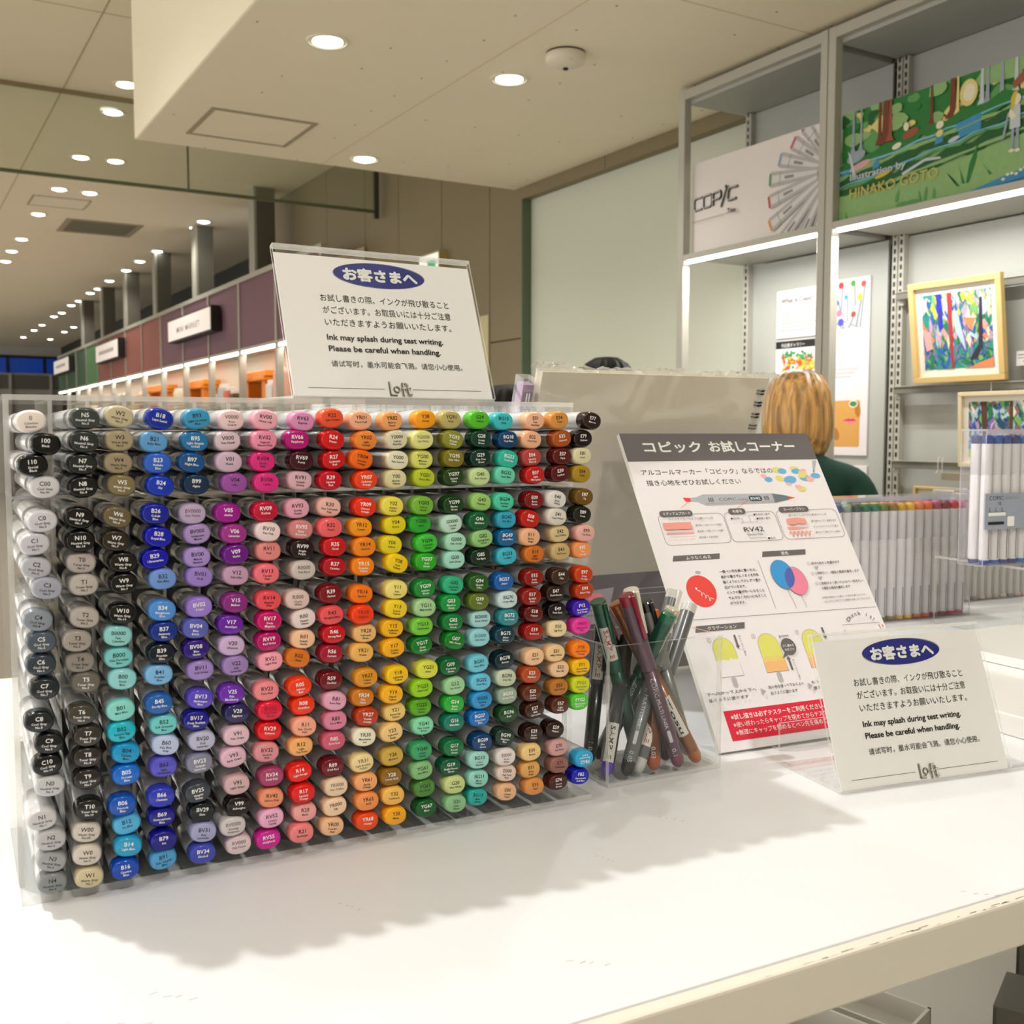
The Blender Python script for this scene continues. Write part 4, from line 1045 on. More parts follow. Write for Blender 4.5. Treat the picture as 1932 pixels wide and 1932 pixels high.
    P((.3789, .0015, -.2635), (.417, .028, -.158), '3f4144', '26282a', '5a2bb0', 'dark fineliner with a violet end plug and white SAMPLE sticker, front left corner', sticker=(10, 38, 'SAMPLE', 'k'))
    P((.3918, -.0045, -.2635), (.4503, .018, -.1355), '6f7375', 'e0e0dc', '1d1e20', 'grey fineliner with a white clipped cap, foot lettered 0.05', clip='e6e4de', code='0.05', words=True)
    P((.4403, .0127, -.2635), (.4003, .0035, -.1297), '4a3a40', 'e4dfd2', '3a1828', 'fineliner with a cream cap behind the maroon one, dark plum end plug', clip='e4dfd2')
    P((.4498, .0434, -.2635), (.3872, .0306, -.1383), '7a6a70', 'e0708c', '7a4450', 'fineliner with a pink clip at the back left of the box', clip='e0708c')
build_pens()

# ================================================================= DRAWING PAD IN FILM, LEANING FORWARD BEHIND THE RACK
def build_pad():
    lean = math.atan2(.100, .302); H = .318; W = .252
    p = rw(.4242, .275, -.26719); t = thing('drawing_pad', 'large film-wrapped spiral drawing pad with a cream back, standing behind the rack', 'drawing pad', p, PHI)
    M = Matrix.Rotation(lean, 4, 'X')
    cream = mat('pad_card', 'e2d8c2', .7, noise=.02, scale=8); pur = mat('pad_purple', '5d4555', .5); wt = mat('pad_label', 'cfc6cc', .6)
    G().box(0, W, 0, .012, .002, H, M=M).obj('card_back', cream, t)
    G().box(.0, W, -.0004, -.00005, .003, .118, M=M).obj('purple_band', pur, t)
    f = Flat(); f.poly([(66, 62), (118, 66), (118, 104), (66, 100)], 0)
    for i in range(4): f.rect(92, 92 - i * 6, 104, 93 - i * 6, 1); f.rect(106, 92 - i * 6, 108, 94 - i * 6, 2)
    for i in range(5): f.rect(72, 95 - i * 6, 86, 95.8 - i * 6, 1)
    f.rect(130, 100, 200, 101, 0); f.rect(130, 94, 185, 95, 0)
    f.obj('label', [wt, GREYP, BLACK], lambda u, v, n: M @ Vector((u, -.0005 - n, v)), t)
    g = G()
    for i in range(25):
        v = .022 + i * .0117
        for dz in (0, .0032):
            g.tube([M @ Vector((W + .0065 * math.cos(a) - .007, .006 + .0085 * math.sin(a), v + dz)) for a in [2 * math.pi * k / 12 for k in range(12)]], .0009, 5)
    g.obj('spiral_wire', mat('black_wire', '1c1a1c', .3, metal=.4), t, True)['kind'] = 'stuff'
    # film: a slightly bigger crinkled skin
    rnd = random.Random(5); nx, nz = 26, 30; g = G(); vs = []
    for j in range(nz + 1):
        for i in range(nx + 1):
            u, v = i / nx, j / nz; e = min(u, 1 - u, v, 1 - v)
            vs.append(M @ Vector((-.006 + u * (W + .012), -.0012 - min(e * 10, 1) * (.0012 + .0022 * (math.sin(u * 17 + v * 9) * math.sin(v * 23 - u * 5)) ** 2 + rnd.uniform(0, .0009)), .001 + v * (H + .004))))
    g.add(vs, [(j * (nx + 1) + i, j * (nx + 1) + i + 1, (j + 1) * (nx + 1) + i + 1, (j + 1) * (nx + 1) + i) for j in range(nz) for i in range(nx)])
    g.obj('film', FILM, t, True)
    g = G()
    for i in range(40):
        u = -.006 + (W + .012) * i / 39; u2 = u + (W + .012) / 39
        z0, z1 = H + .003 + rnd.uniform(0, .004), H + .003 + rnd.uniform(0, .004)
        if i < 5: z0 += .004; z1 += .003
        g.add([M @ Vector(q) for q in ((u, -.001, H + .001), (u2, -.001, H + .001), (u2, .002, z1), (u, .002, z0))], [(0, 1, 2, 3)])
        g.add([M @ Vector(q) for q in ((u, .002, z0), (u2, .002, z1), (u2, .013, H + .001), (u, .013, H + .001))], [(0, 1, 2, 3)])
    g.obj('film_fold', clear('folded_film', (.93, .93, .9), 1.6, .1, .45, (.92, .90, .84), .6, 30), t)
    # purple-sided pad beside it
    p = rw(.4085, .277, -.26719); t2 = thing('crayon_pack', 'purple film-wrapped pack with white lettering on its spine, left of the drawing pad', 'pack', p, PHI)
    G().box(0, .0105, 0, .012, .002, .306, M=M).obj('box', mat('lilac_card', '96759c', .45), t2)
    G().box(.001, .0095, -.0004, -.0001, .12, .300, M=M).obj('spine_print', mat('violet_print', '7d5486', .45), t2)
    f = Flat(); vs, fs = glyphs('CRAYONS', .02, 2); f.k = 1
    f.v = [(7.4 - vy * 5.4, 245 + vx * 8.4, 1) for vx, vy in vs]; f.f = fs; f.m = [0] * len(fs)
    f.rect(3.5, 290, 5, 299, 0); f.rect(6, 290, 7.5, 299, 0)
    f.obj('lettering', WPRINT, lambda u, v, n: M @ Vector((u, -.0006 - n, v)), t2)
    g = G(); g.box(-.0015, .0115, -.002, .014, .001, .312, M=M); g.obj('film', FILM, t2)
build_pad()

# ================================================================= SEALED MARKER SETS
def marker_set(ax, ay, w, rot, n, label, tops, faded=False, height=.164, cards=None, z0=TOP + .0002, rows=2):
    t = thing('marker_set', label, 'marker set', (ax, ay, z0), rot)
    body = mat('set_barrel' + ('_f' if faded else ''), 'ecebea' if not faded else 'cfcbc0', .3, coat=.2); line = mat('barrel_line', '63605f', .5)
    pit = (w - .008) / n; r = pit * .42; D = .016 * rows + .006
    bm = G().lathe([(r * .9, .006), (r, .008), (r, .108), (r * .93, .1085), (r * .93, .1100), (r, .1105), (r, .1455), (r * .96, .1465)], 12).mesh('marker'); bm.shade_smooth(); bm.materials.append(body)
    cm = G().lathe([(r * .95, .146), (r * .97, .154), (r * .85, .1565)], 12).mesh('cap_end'); cm.shade_smooth(); cm.materials.append(body)
    fm = G().lathe([(r * .85, .0015), (r * .93, .003), (r * .92, .0075)], 12).mesh('foot_end'); fm.shade_smooth(); fm.materials.append(body)
    gm = G().box(-.0004, .0004, -r - .0003, -r + .0005, .008, .045).mesh('nib_line'); gm.materials.append(line)
    for q in range(rows):
        for i in range(n):
            h = tops[(i + q * 3) % len(tops)]; m = mat('set_' + h, h, .3)
            o = link('marker', bm, t, loc=(.004 + pit * (i + .5), .009 + q * .016, .0005))
            for me, nm in ((cm, 'cap_end'), (fm, 'foot_end')):
                c = link(nm, me, o); c.material_slots[0].link = 'OBJECT'; c.material_slots[0].material = m
            if q == 0: link('nib_line', gm, o)
    e = clear('case_plastic', (.985, .98, .99), 1.4, .04, .02, (.85, .83, .9)); ee = clear('case_edge', (.88, .87, .92), 1.4, .1, .35, (.85, .83, .9))
    def pl(nm, *a): return G().box(*a, mi=0, edge=1).obj(nm, [e, ee], t)
    pl('case_front', 0, w, 0, .0012, 0, height); pl('case_back', 0, w, D - .0012, D, 0, height)
    pl('case_side', 0, .0012, .0013, D - .0013, 0, height); pl('case_side', w - .0012, w, .0013, D - .0013, 0, height)
    pl('case_lid', 0, w, 0, D, height + .0001, height + .0025); pl('case_floor', .0013, w - .0013, .0013, D - .0013, 0, .001)
    G().box(0, w, -.0008, 0, height - .0035, height + .0025).obj('lid_lip', ee, t)
    return t
tops1 = ['2b2a78', '5c58b4', '25358f', '8fae93', '1d4536', '14724a', '187a52', '6f7c25', '8a7420', 'dcae22', 'f0c018', 'ee8440', 'ee6a26', 'a84552', '8a1030', 'd01f3a', 'd8629a', 'dd4f9a']
A0 = Vector((1.2795, .932)); dirv = Vector((-.994, .105)) ; A1 = A0 + dirv * .272
marker_set(A1.x, A1.y, .272, math.atan2(-.105, .994), 17, 'clear case of markers with a rainbow row of cap ends, standing behind the poster board', tops1)
marker_set(1.335, 1.005, .25, -.09, 16, 'clear case of markers with pale faded cap ends, behind the acrylic stand at right', ['c9b79a', 'b8b29a', 'd6cfc0', '8e8c86', 'cdbfae'], True)
def build_stand_and_pack():
    a = math.atan2(.915 - .778, 1.1829 - 1.1674)              # side runs back into the room
    t = thing('acrylic_stand', 'clear acrylic bridge stand on the table at right, carrying the hanging marker pack', 'stand', (1.1674, .778, TOP + .0002), a - R(90))
    ac = lambda n, *q: G().box(*q, mi=0, edge=1).obj(n, [ACR, EDGE], t)
    ac('top_plate', 0, .30, 0, .139, .0860, .0890); ac('leg_panel', 0, .003, 0, .139, 0, .0859); ac('leg_panel', .297, .30, 0, .139, 0, .0859); ac('front_lip', .055, .30, -.0035, -.0003, .062, .0890)
    t = marker_set(1.128, .806, .115, -.10, 7, 'tall hanging pack of blue-capped markers with a grey-blue information card, at the right edge', ['1b3f94', '1f5aae', '1c3f96', '2a2f7c', '2a6fb4', '3c2f86', '2b8a9a'], z0=TOP + .0895, height=.162)
    c = G().box(-.002, .117, -.0026, -.0014, .045, .088).obj('info_card', mat('card_blue_grey', '9aa3b4', .5), t)
    f = Flat(); f.text('COPIC', 4, 80, 7, 0, width=24, bold=-.01); f.text('12', 20, 74.5, 5, 0, bold=.02); f.text('SKETCH', 31, 80.5, 4, 1, width=20)
    f.rrect(3, 61, 32, 65, 1, 2); f.rrect(3, 50.5, 30, 54, 1.7, 0); f.rrect(35, 48, 47, 60, 1.5, 2)
    for i in range(3): f.rect(5 + i * 10, 67, 5.6 + i * 10, 71, 0); f.rect(3 + i * 10, 66, 9 + i * 10, 66.5, 1)
    f.obj('card_print', [BLACK, GREYP, WPRINT], lambda u, v, n: (u * 1., -.0027 - n, v), c)
    G().tube([(.012, .005, .164), (.012, .004, .170), (.016, .003, .174), (.021, .004, .170)], .0009, 6).obj('hang_hook', EDGE, t, True)
build_stand_and_pack()

# ================================================================= WALL SHELVING ON THE RIGHT
XF, XB = 2.444, 2.745
def build_shelving():
    met = mat('shelf_metal', 'b9b6ab', .4, noise=.02, scale=5); metl = mat('shelf_panel_grey', 'b4b6b0', .5, noise=.02); dark = mat('slot_dark', '24241f', .6)
    led = mat('led_strip', 'ffffff', .4, emit=7.0); 
    t = thing('wall_shelving', 'tall grey metal wall shelving with lit header boards, on the right', 'shelving', (0, 0, 0))
    ys = [3.0, 2.311, 1.60, .89]
    def post(y0, y1): G().cbox(XF, XF + .03, y0, y1, 0, 2.485, .002).obj('front_post', met, t)
    post(2.967, 3.0); post(2.316, 2.343); post(2.284, 2.3125); post(1.605, 1.632)
    for i in range(3):
        ya, yb = ys[i] - (.033 if i == 0 else .027), ys[i + 1] + .032
        G().box(XF + .001, XF + .026, yb, ya, 2.452, 2.483).obj('top_rail', met, t)
        G().box(XF + .027, XB, yb - .01, ya + .01, 2.44, 2.478).obj('top_shelf', metl, t)
        G().box(XF + .001, XF + .02, yb, ya, 1.9005, 1.921).obj('light_rail', met, t)
        G().box(XF + .021, XB, yb, ya, 1.905, 1.918).obj('light_shelf', metl, t)
        s = G().box(XF + .006, XF + .018, yb + .01, ya - .012, 1.890, 1.9).obj('light_strip', led, t)
        G().box(XB - .008, XB, yb - .02, ya - (.02 if i == 0 else -.02), 0, 1.9).obj('back_panel', metl, t)
        G().box(XB - .008, XB, yb - .02, ya - (.02 if i == 0 else -.02), 1.92, 2.438).obj('back_panel', metl, t)
        if i < 2:
            l = bpy.data.lights.new('shelf_strip_lamp', 'AREA'); l.shape = 'RECTANGLE'; l.size = ya - yb - .05; l.size_y = .012; l.energy = 3.2; l.color = (1, .97, .92)
            lo = bpy.data.objects.new('shelf_strip_lamp', l); col.objects.link(lo); lo.location = (XF + .015, (ya + yb) / 2, 1.882); lo.rotation_euler = (0, R(-25), R(90))
            lo.rotation_euler = (Matrix.Rotation(R(90), 3, 'Z')).to_euler(); 
    v = G().box(XF + .002, XF + .012, 2.318, 2.330, 1.45, 1.882).obj('side_light_strip', mat('led_side', 'fbfbf6', .4, emit=1.1), t)
    G().box(XF + .002, XF + .012, 2.969, 2.980, 1.1, 1.882).obj('side_light_strip', mat('led_side', 'fbfbf6'), t)
    for y0, y1 in ((2.928, 2.955), (2.270, 2.290), (2.246, 2.266)):
        u = G().cbox(XB - .03, XB - .008, y0, y1, 0, 2.437, .001).obj('slotted_upright', met, t)
        g = G(); yc = (y0 + y1) / 2
        for k in range(62):
            z = .9 + k * .025
            g.box(XB - .0312, XB - .0300, yc - .0035, yc + .0035, z, z + .014)
        g.obj('slot', dark, u)['kind'] = 'stuff'
    for z in (1.718, 1.432, 1.205):
        cr = G().cbox(2.690, 2.705, 1.60, 2.252, z - .014, z + .007, .001).obj('cross_rail', mat('rail_channel', '77756a', .4), t)
        G().box(2.686, 2.705, 1.60, 2.252, z + .0072, z + .0095).obj('lip', met, cr)
        G().box(2.705, XB - .031, 2.235, 2.250, z - .03, z + .008).obj('bracket', met, t)
    G().box(2.60, XB - .01, 1.60, 2.0, 1.165, 1.185).obj('ledge', mat('ledge_brown', '9a917c', .6), t)
build_shelving()

def wallfn(x, y0, z0, th=0.):                                  # print plane facing -X; u runs to the right in view (towards -Y)
    return lambda u, v, n: (x - n, y0 - u, z0 + v)
def build_boards():
    # header board 1: logo and a fan of markers
    x = XF + .036; y0 = 2.963; z0 = 1.9215; W, H = 618, 312
    t = thing('header_board', 'white header board with a black logo and a fan of grey markers above the shelving', 'sign', (0, 0, 0))
    bd = G().box(x, x + .004, y0 - .618, y0, z0, z0 + .312).obj('board', mat('header_white', 'e6dedc', .6), t)
    MT = [BLACK, GREYP, mat('fan_grey', 'b3b0b2', .5), mat('fan_light', 'd6d3d4', .5)] + [mat('fan_' + h, h, .5) for h in ('c23030', '7d9ad0', '8c3050', 'e08a20', '0f8a58', 'c85070', 'd05060')]
    f = Flat()
    # COPIC logo as outlined letter shapes
    for lw, mi in ((8.5, 0), (3.2, 3)):
        b, h = 150, 46
        def L(pts, cl=False): f.outline([(8 + px * .97, b + py * (h / 46) + px * .03) for px, py in pts], lw, mi, cl)
        L([(48, 40), (14, 40), (6, 34), (6, 6), (12, 0), (46, 0)]); L([(60, 0), (92, 0), (98, 6), (98, 36), (92, 40), (62, 40), (56, 34), (56, 6)], True)
        L([(108, 0), (108, 40), (144, 40), (148, 34), (148, 22), (142, 17), (110, 17)]); L([(150, -12), (178, 46)]); L([(232, 38), (196, 40), (188, 34), (184, 6), (190, 0), (226, 0)])
    f.ell(183, 203, 6, 5, 0)
    f.text('.Too', 186, 112, 22, 0, width=46, bold=.04); f.outline([(8, 110), (180, 112)], 2, 1, False)
    f.obj('brand_logo', MT, wallfn(x, y0, z0), bd, base=.0004, lift=.00015); f = Flat()
    cx, cy = 650, 165; rnd = random.Random(2)
    for k, (a, L2) in enumerate(((128, 190), (146, 200), (162, 232), (176, 262), (191, 268), (206, 285), (221, 300), (236, 260), (252, 210))):
        a = R(a); dx, dy = math.cos(a), math.sin(a); nx, ny = -dy, dx
        def q(r0, r1, w0, w1, mi):
            p = flat_clip([(cx + dx * r0 + nx * w0, cy + dy * r0 + ny * w0), (cx + dx * r1 + nx * w1, cy + dy * r1 + ny * w1), (cx + dx * r1 - nx * w1, cy + dy * r1 - ny * w1), (cx + dx * r0 - nx * w0, cy + dy * r0 - ny * w0)], 2, 2, W - 2, H - 2)
            if len(p) > 2: f.poly(p, mi)
        q(60, L2, 13, 24, 2); q(66, L2 - 4, 5, 12, 3); q(44, 62, 12, 13, 4 + k % 7); q(L2, L2 + 8, 21, 18, 4 + (k * 3 + 2) % 7); q(L2 - 100, L2 - 60, 4, 5, 1); q(L2 - 40, L2 - 38, 22, 22, 1)
    f.obj('marker_fan_print', MT, wallfn(x, y0, z0), bd, base=.0004, lift=.00015)
    # header board 2: forest illustration
    y0 = 2.283; W = 650
    t = thing('illustration_board', 'long green forest illustration board with pale lettering, on top of the shelving at right', 'sign', (0, 0, 0))
    bd = G().box(x, x + .004, y0 - W * .001, y0, z0, z0 + .312).obj('board', mat('header_white', 'e6dedc'), t)
    pal = ['8fb877', '1f7a30', '0e5a22', '5fa05a', '7a3520', '9a5638', '3a93c4', '7fc0da', 'e9d98a', 'f1ead0', 'd9c23a', 'e3a8b4', '9aa9b8', 'c9d4dc', '2f6f9a', 'c7bd62', 'a9b98c']
    MT = [mat('art_' + h, h, .6, noise=.12, scale=60, gain=.9) for h in pal]; f = Flat(); rnd = random.Random(21)
    def P(pts, mi):
        p = flat_clip(pts, 0, 0, W, 312)
        if len(p) > 2: f.poly(p, mi)
    f.rect(0, 0, W, 312, 0)
    def band(y, dy, mi, amp=8, x0=0, x1=W, slope=.12):
        n = 16; up = [(x0 + (x1 - x0) * i / n, y + dy / 2 * (1 + .5 * math.sin(i * 2.1 + y)) + slope * (x0 + (x1 - x0) * i / n) + rnd.uniform(-amp, amp) * .5) for i in range(n + 1)]
        dn = [(a, b - dy * (1 + .35 * math.sin(i * 1.7 + y))) for i, (a, b) in enumerate(up)]
        P(dn + up[::-1], mi)
    P([(0, 170), (W, 230), (W, 312), (0, 312)], 1)
    for i in range(60):
        cx_, cy_, rr = rnd.uniform(0, W), rnd.uniform(190, 312), rnd.uniform(6, 24)
        P([(cx_ + rr * 1.6 * math.cos(k * math.pi / 5) * rnd.uniform(.7, 1.2), cy_ + rr * math.sin(k * math.pi / 5) * rnd.uniform(.7, 1.2)) for k in range(10)], rnd.choice([0, 1, 2, 3, 2, 1, 8, 0]))
    for i in range(6): P([(560 + rnd.uniform(-90, 60) + 30 * math.cos(k), 290 + rnd.uniform(-8, 6) + 22 * math.sin(k)) for k in (0, 1, 2, 3, 4, 5)], 0)
    for x0, w, mi in ((40, 8, 12), (70, 6, 12), (150, 20, 4), (172, 9, 5), (135, 9, 4), (310, 7, 4), (372, 15, 4), (392, 7, 8), (463, 9, 13), (480, 8, 12), (520, 9, 12), (560, 9, 13)):
        P([(x0, 190 + x0 * .07), (x0 + w * 1.4, 190 + x0 * .07), (x0 + w, 320), (x0 + 2, 320)], mi)
        P([(x0 - w, 186 + x0 * .07), (x0 + w * 2.2, 184 + x0 * .07), (x0 + w, 205 + x0 * .07), (x0, 205 + x0 * .07)], mi)
    P([(560, 235), (640, 275), (650, 312), (630, 312), (556, 252)], 5)
    f.ell(430, 262, 27, 34, 8); f.ell(432, 262, 17, 22, 9)
    for y, d, mi in ((150, 34, 1), (128, 12, 0), (112, 20, 2), (92, 9, 3), (70, 30, 2), (62, 8, 0), (140, 5, 7), (98, 4, 7)): band(y, d, mi)
    for xx, yy, ww, hh in ((395, 175, 75, 16), (400, 150, 70, 22), (5, 130, 40, 10), (120, 128, 24, 20), (330, 150, 26, 26)): P([(xx, yy), (xx + ww, yy + ww * .15), (xx + ww, yy + hh + ww * .15), (xx + 4, yy + hh)], 6)
    for xx, yy, a, b, mi in ((60, 178, 34, 16, 12), (75, 150, 40, 9, 11), (345, 200, 12, 10, 9), (345, 178, 11, 9, 8), (250, 200, 28, 12, 5), (235, 222, 9, 12, 9), (390, 152, 18, 6, 13), (160, 108, 30, 6, 10), (205, 176, 16, 8, 9)): f.ell(xx, yy, a, b, mi, R(12))
    P([(30, 200), (42, 185), (62, 120), (52, 118)], 13)
    P([(225, 98), (300, 122), (350, 116), (352, 110), (300, 114), (228, 90)], 13)
    P([(0, 0), (W, 0), (W, 128), (420, 98), (330, 88), (160, 66), (0, 74)], 0); P([(330, 0), (W, 0), (W, 40), (560, 30), (430, 4)], 6); P([(430, 0), (W, 0), (W, 22), (600, 14)], 14)
    for i in range(9): f.ell(540 + i * 12, 22 + i * 2 + rnd.uniform(-5, 5), 5, 3.5, 9)
    for xx, yy, hh, lean in ((420, 30, 78, -18), (432, 30, 96, 22), (405, 26, 45, -30), (500, 38, 34, -20), (300, 8, 40, 4), (285, 8, 34, -4), (330, 10, 30, 0), (30, 0, 26, -6), (205, 22, 34, 6)):
        P([(xx, yy), (xx + 9, yy), (xx + 8 + lean, yy + hh * .6), (xx + 4 + lean * 1.3, yy + hh), (xx + lean * .4, yy + hh * .5)], 3 if xx < 340 else 1)
    for xx in (230, 262): f.ell(xx, 12, 22, 7, 3)
    # the girl standing by the water: simple shapes
    gx, gy = 568, 82
    P([(gx - 10, gy + 4), (gx - 3, gy + 4), (gx, gy + 62), (gx - 9, gy + 62)], 12); P([(gx + 6, gy + 2), (gx + 13, gy + 2), (gx + 13, gy + 62), (gx + 4, gy + 62)], 12)
    P([(gx - 14, gy + 56), (gx + 16, gy + 56), (gx + 14, gy + 112), (gx - 10, gy + 112)], 13); P([(gx - 12, gy + 108), (gx - 20, gy + 90), (gx - 6, gy + 78), (gx + 4, gy + 84)], 9)
    f.ell(gx + 4, gy + 126, 11, 14, 9); P([(gx - 10, gy + 100), (gx - 12, gy + 132), (gx - 4, gy + 146), (gx + 8, gy + 146), (gx + 2, gy + 134), (gx - 3, gy + 104)], 10); P([(gx - 26, gy + 40), (gx - 16, gy + 96), (gx - 20, gy + 98), (gx - 36, gy + 30)], 12)
    f.ell(gx - 6, gy + 2, 8, 4, 9); f.ell(gx + 10, gy, 8, 4, 9)
    f.text('Illustration by', 42, 112, 26, 13, width=198, bold=.02); f.text('HINAKO GOTO', 42, 60, 40, 15, width=305, bold=.015, rot=.01)
    f.obj('forest_print', MT, wallfn(x, y0, z0), bd, base=.0004, lift=.00008)
build_boards()

def build_info_boards():
    xb = XB - .0135
    def board(name, label, y0, y1, z0, z1):
        t = thing(name, label, 'poster', (0, 0, 0)); b = G().cbox(xb, xb + .005, y1, y0, z0, z1, .0008).obj('board', mat('header_white2', 'ebe4e6', .55), t); return t, b
    t, b = board('info_board', 'white wall board headed with a question in black, high behind the blond person', 2.800, 2.602, 1.628, 1.794)
    f = Flat(); f.text('What is Copic?', 22, 122, 21, 0, width=150, bold=.02); f.rect(22, 103, 66, 106, 1)
    for i in range(6): f.rect(22, 84 - i * 12, 190 - (i % 3) * 14, 87 - i * 12, 1)
    f.obj('lettering', [BLACK, GREYP], wallfn(xb, 2.800, 1.628), b)
    t, b = board('info_board', 'white wall board with a black title bar over a picture of orange and yellow flowers', 2.800, 2.604, 1.30, 1.620)
    f = Flat(); f.rect(0, 292, 185, 318, 0); f.text('作品集ギャラリー', 26, 297, 16, 1, width=110); f.rrect(30, 180, 182, 290 - 2, 8, 2)
    rnd = random.Random(6)
    for i in range(170):
        px, py = rnd.uniform(36, 176), rnd.uniform(184, 280); k = rnd.choice([3, 3, 4, 5, 6, 1]) if py < 262 else rnd.choice([6, 7, 6, 1]); 
        if px > 120 and py < 240: k = rnd.choice([5, 5, 4, 8])
        f.ell(px, py, rnd.uniform(4, 10), rnd.uniform(4, 8), k, n=9)
    for i in range(6): f.rect(30, 160 - i * 12, 170, 163 - i * 12, 9)
    f.obj('print', [BLACK, WPRINT, mat('fl_a', 'dfe8d8', .6), mat('fl_b', 'ee5a30', .6), mat('fl_c', 'f4933a', .6), mat('fl_d', 'f2c12c', .6), mat('fl_e', '3f9a56', .6), mat('fl_f', '1f6f58', .6), mat('fl_g', 'e8e060', .6), GREYP], wallfn(xb, 2.800, 1.30), b, lift=.00002)
    t, b = board('info_board', 'tall white wall board with pictures of upright markers and of red lips', 2.545, 2.387, 1.225, 1.80)
    cols = ['c0202c', '3f9a3a', '2f62c8', 'e07a9a', '3aa0d8', 'e8402a', 'd9c520', '4a4ac0', '9a4a30', '28a088']
    MT = [BLACK, GREYP, mat('photo_grey', 'c5c6cc', .5), mat('photo_shade', '7d858f', .5), mat('skin_photo', 'dba253', .6), mat('skin_photo_dark', 'b9762a', .6), mat('lip_red', 'd8303a', .5), mat('lip_pink', 'eb8f92', .5), mat('leaf_green', '4d8a3a', .6), WPRINT] + [mat('p_' + h, h, .5) for h in cols]
    f = Flat(); f.rect(0, 414, 156, 573, 9); rnd = random.Random(9)
    for k, (px, top, w, lean) in enumerate(((38, 560, 22, -4), (88, 562, 20, 4), (20, 505, 20, 12), (32, 470, 22, 26), (60, 520, 16, 2), (132, 556, 20, -8), (118, 515, 22, -10), (40, 440, 24, 30), (92, 462, 20, -12), (8, 440, 18, 16))):
        pts = flat_clip([(px - w / 2, top), (px + w / 2, top), (px + w / 2 + lean * 2.2, 414), (px - w / 2 + lean * 2.2, 414)], 0, 414, 156, 573)
        if len(pts) > 2: f.poly(pts, 2)
        pts = flat_clip([(px + w / 4, top), (px + w / 2, top), (px + w / 2 + lean * 2.2, 414), (px + w / 4 + lean * 2.2, 414)], 0, 414, 156, 573)
        if len(pts) > 2: f.poly(pts, 3)
        p2 = flat_clip([(px + w / 2 * math.cos(a_) * 1.05, top - 4 + w / 2 * math.sin(a_) * 1.0) for a_ in [i_ * math.pi / 9 for i_ in range(18)]], 0, 414, 156, 573)
        f.poly(p2, 10 + k)
    f.obj('marker_photo', MT, wallfn(xb, 2.545, 1.225), b, lift=.00002); f = Flat()
    f.text('のカラー', 12, 294, 17, 1, width=66)
    for i in range(3): f.rect(2, 282 - i * 13, 118 - i * 16, 284 - i * 13, 1)
    f.obj('lettering', MT, wallfn(xb, 2.545, 1.225), b, lift=.00002); f = Flat()
    f.rrect(14, 28, 128, 180, 7, 4); f.ell(28, 70, 14, 22, 5, .4); f.ell(118, 150, 12, 26, 5, .2); f.ell(32, 150, 22, 20, 4); f.ell(100, 168, 18, 12, 9); f.ell(100, 168, 15, 9, 8)
    f.poly([(56, 113), (84, 122), (92, 120), (100, 124), (116, 112), (100, 102), (80, 104)], 7); f.poly([(54, 113), (82, 121), (92, 118), (100, 122), (115, 112), (86, 112)], 6)
    f.obj('lips_photo', MT, wallfn(xb, 2.545, 1.225), b, lift=.00002)
    t, b = board('info_board', 'top of a white wall board just above the green shoulder, below the tall board', 2.545, 2.384, .80, 1.192)
    f = Flat(); f.rect(20, 300, 130, 303, 0); f.rect(20, 290, 110, 292, 0); f.obj('lettering', GREYP, wallfn(xb, 2.545, .80), b)
build_info_boards()

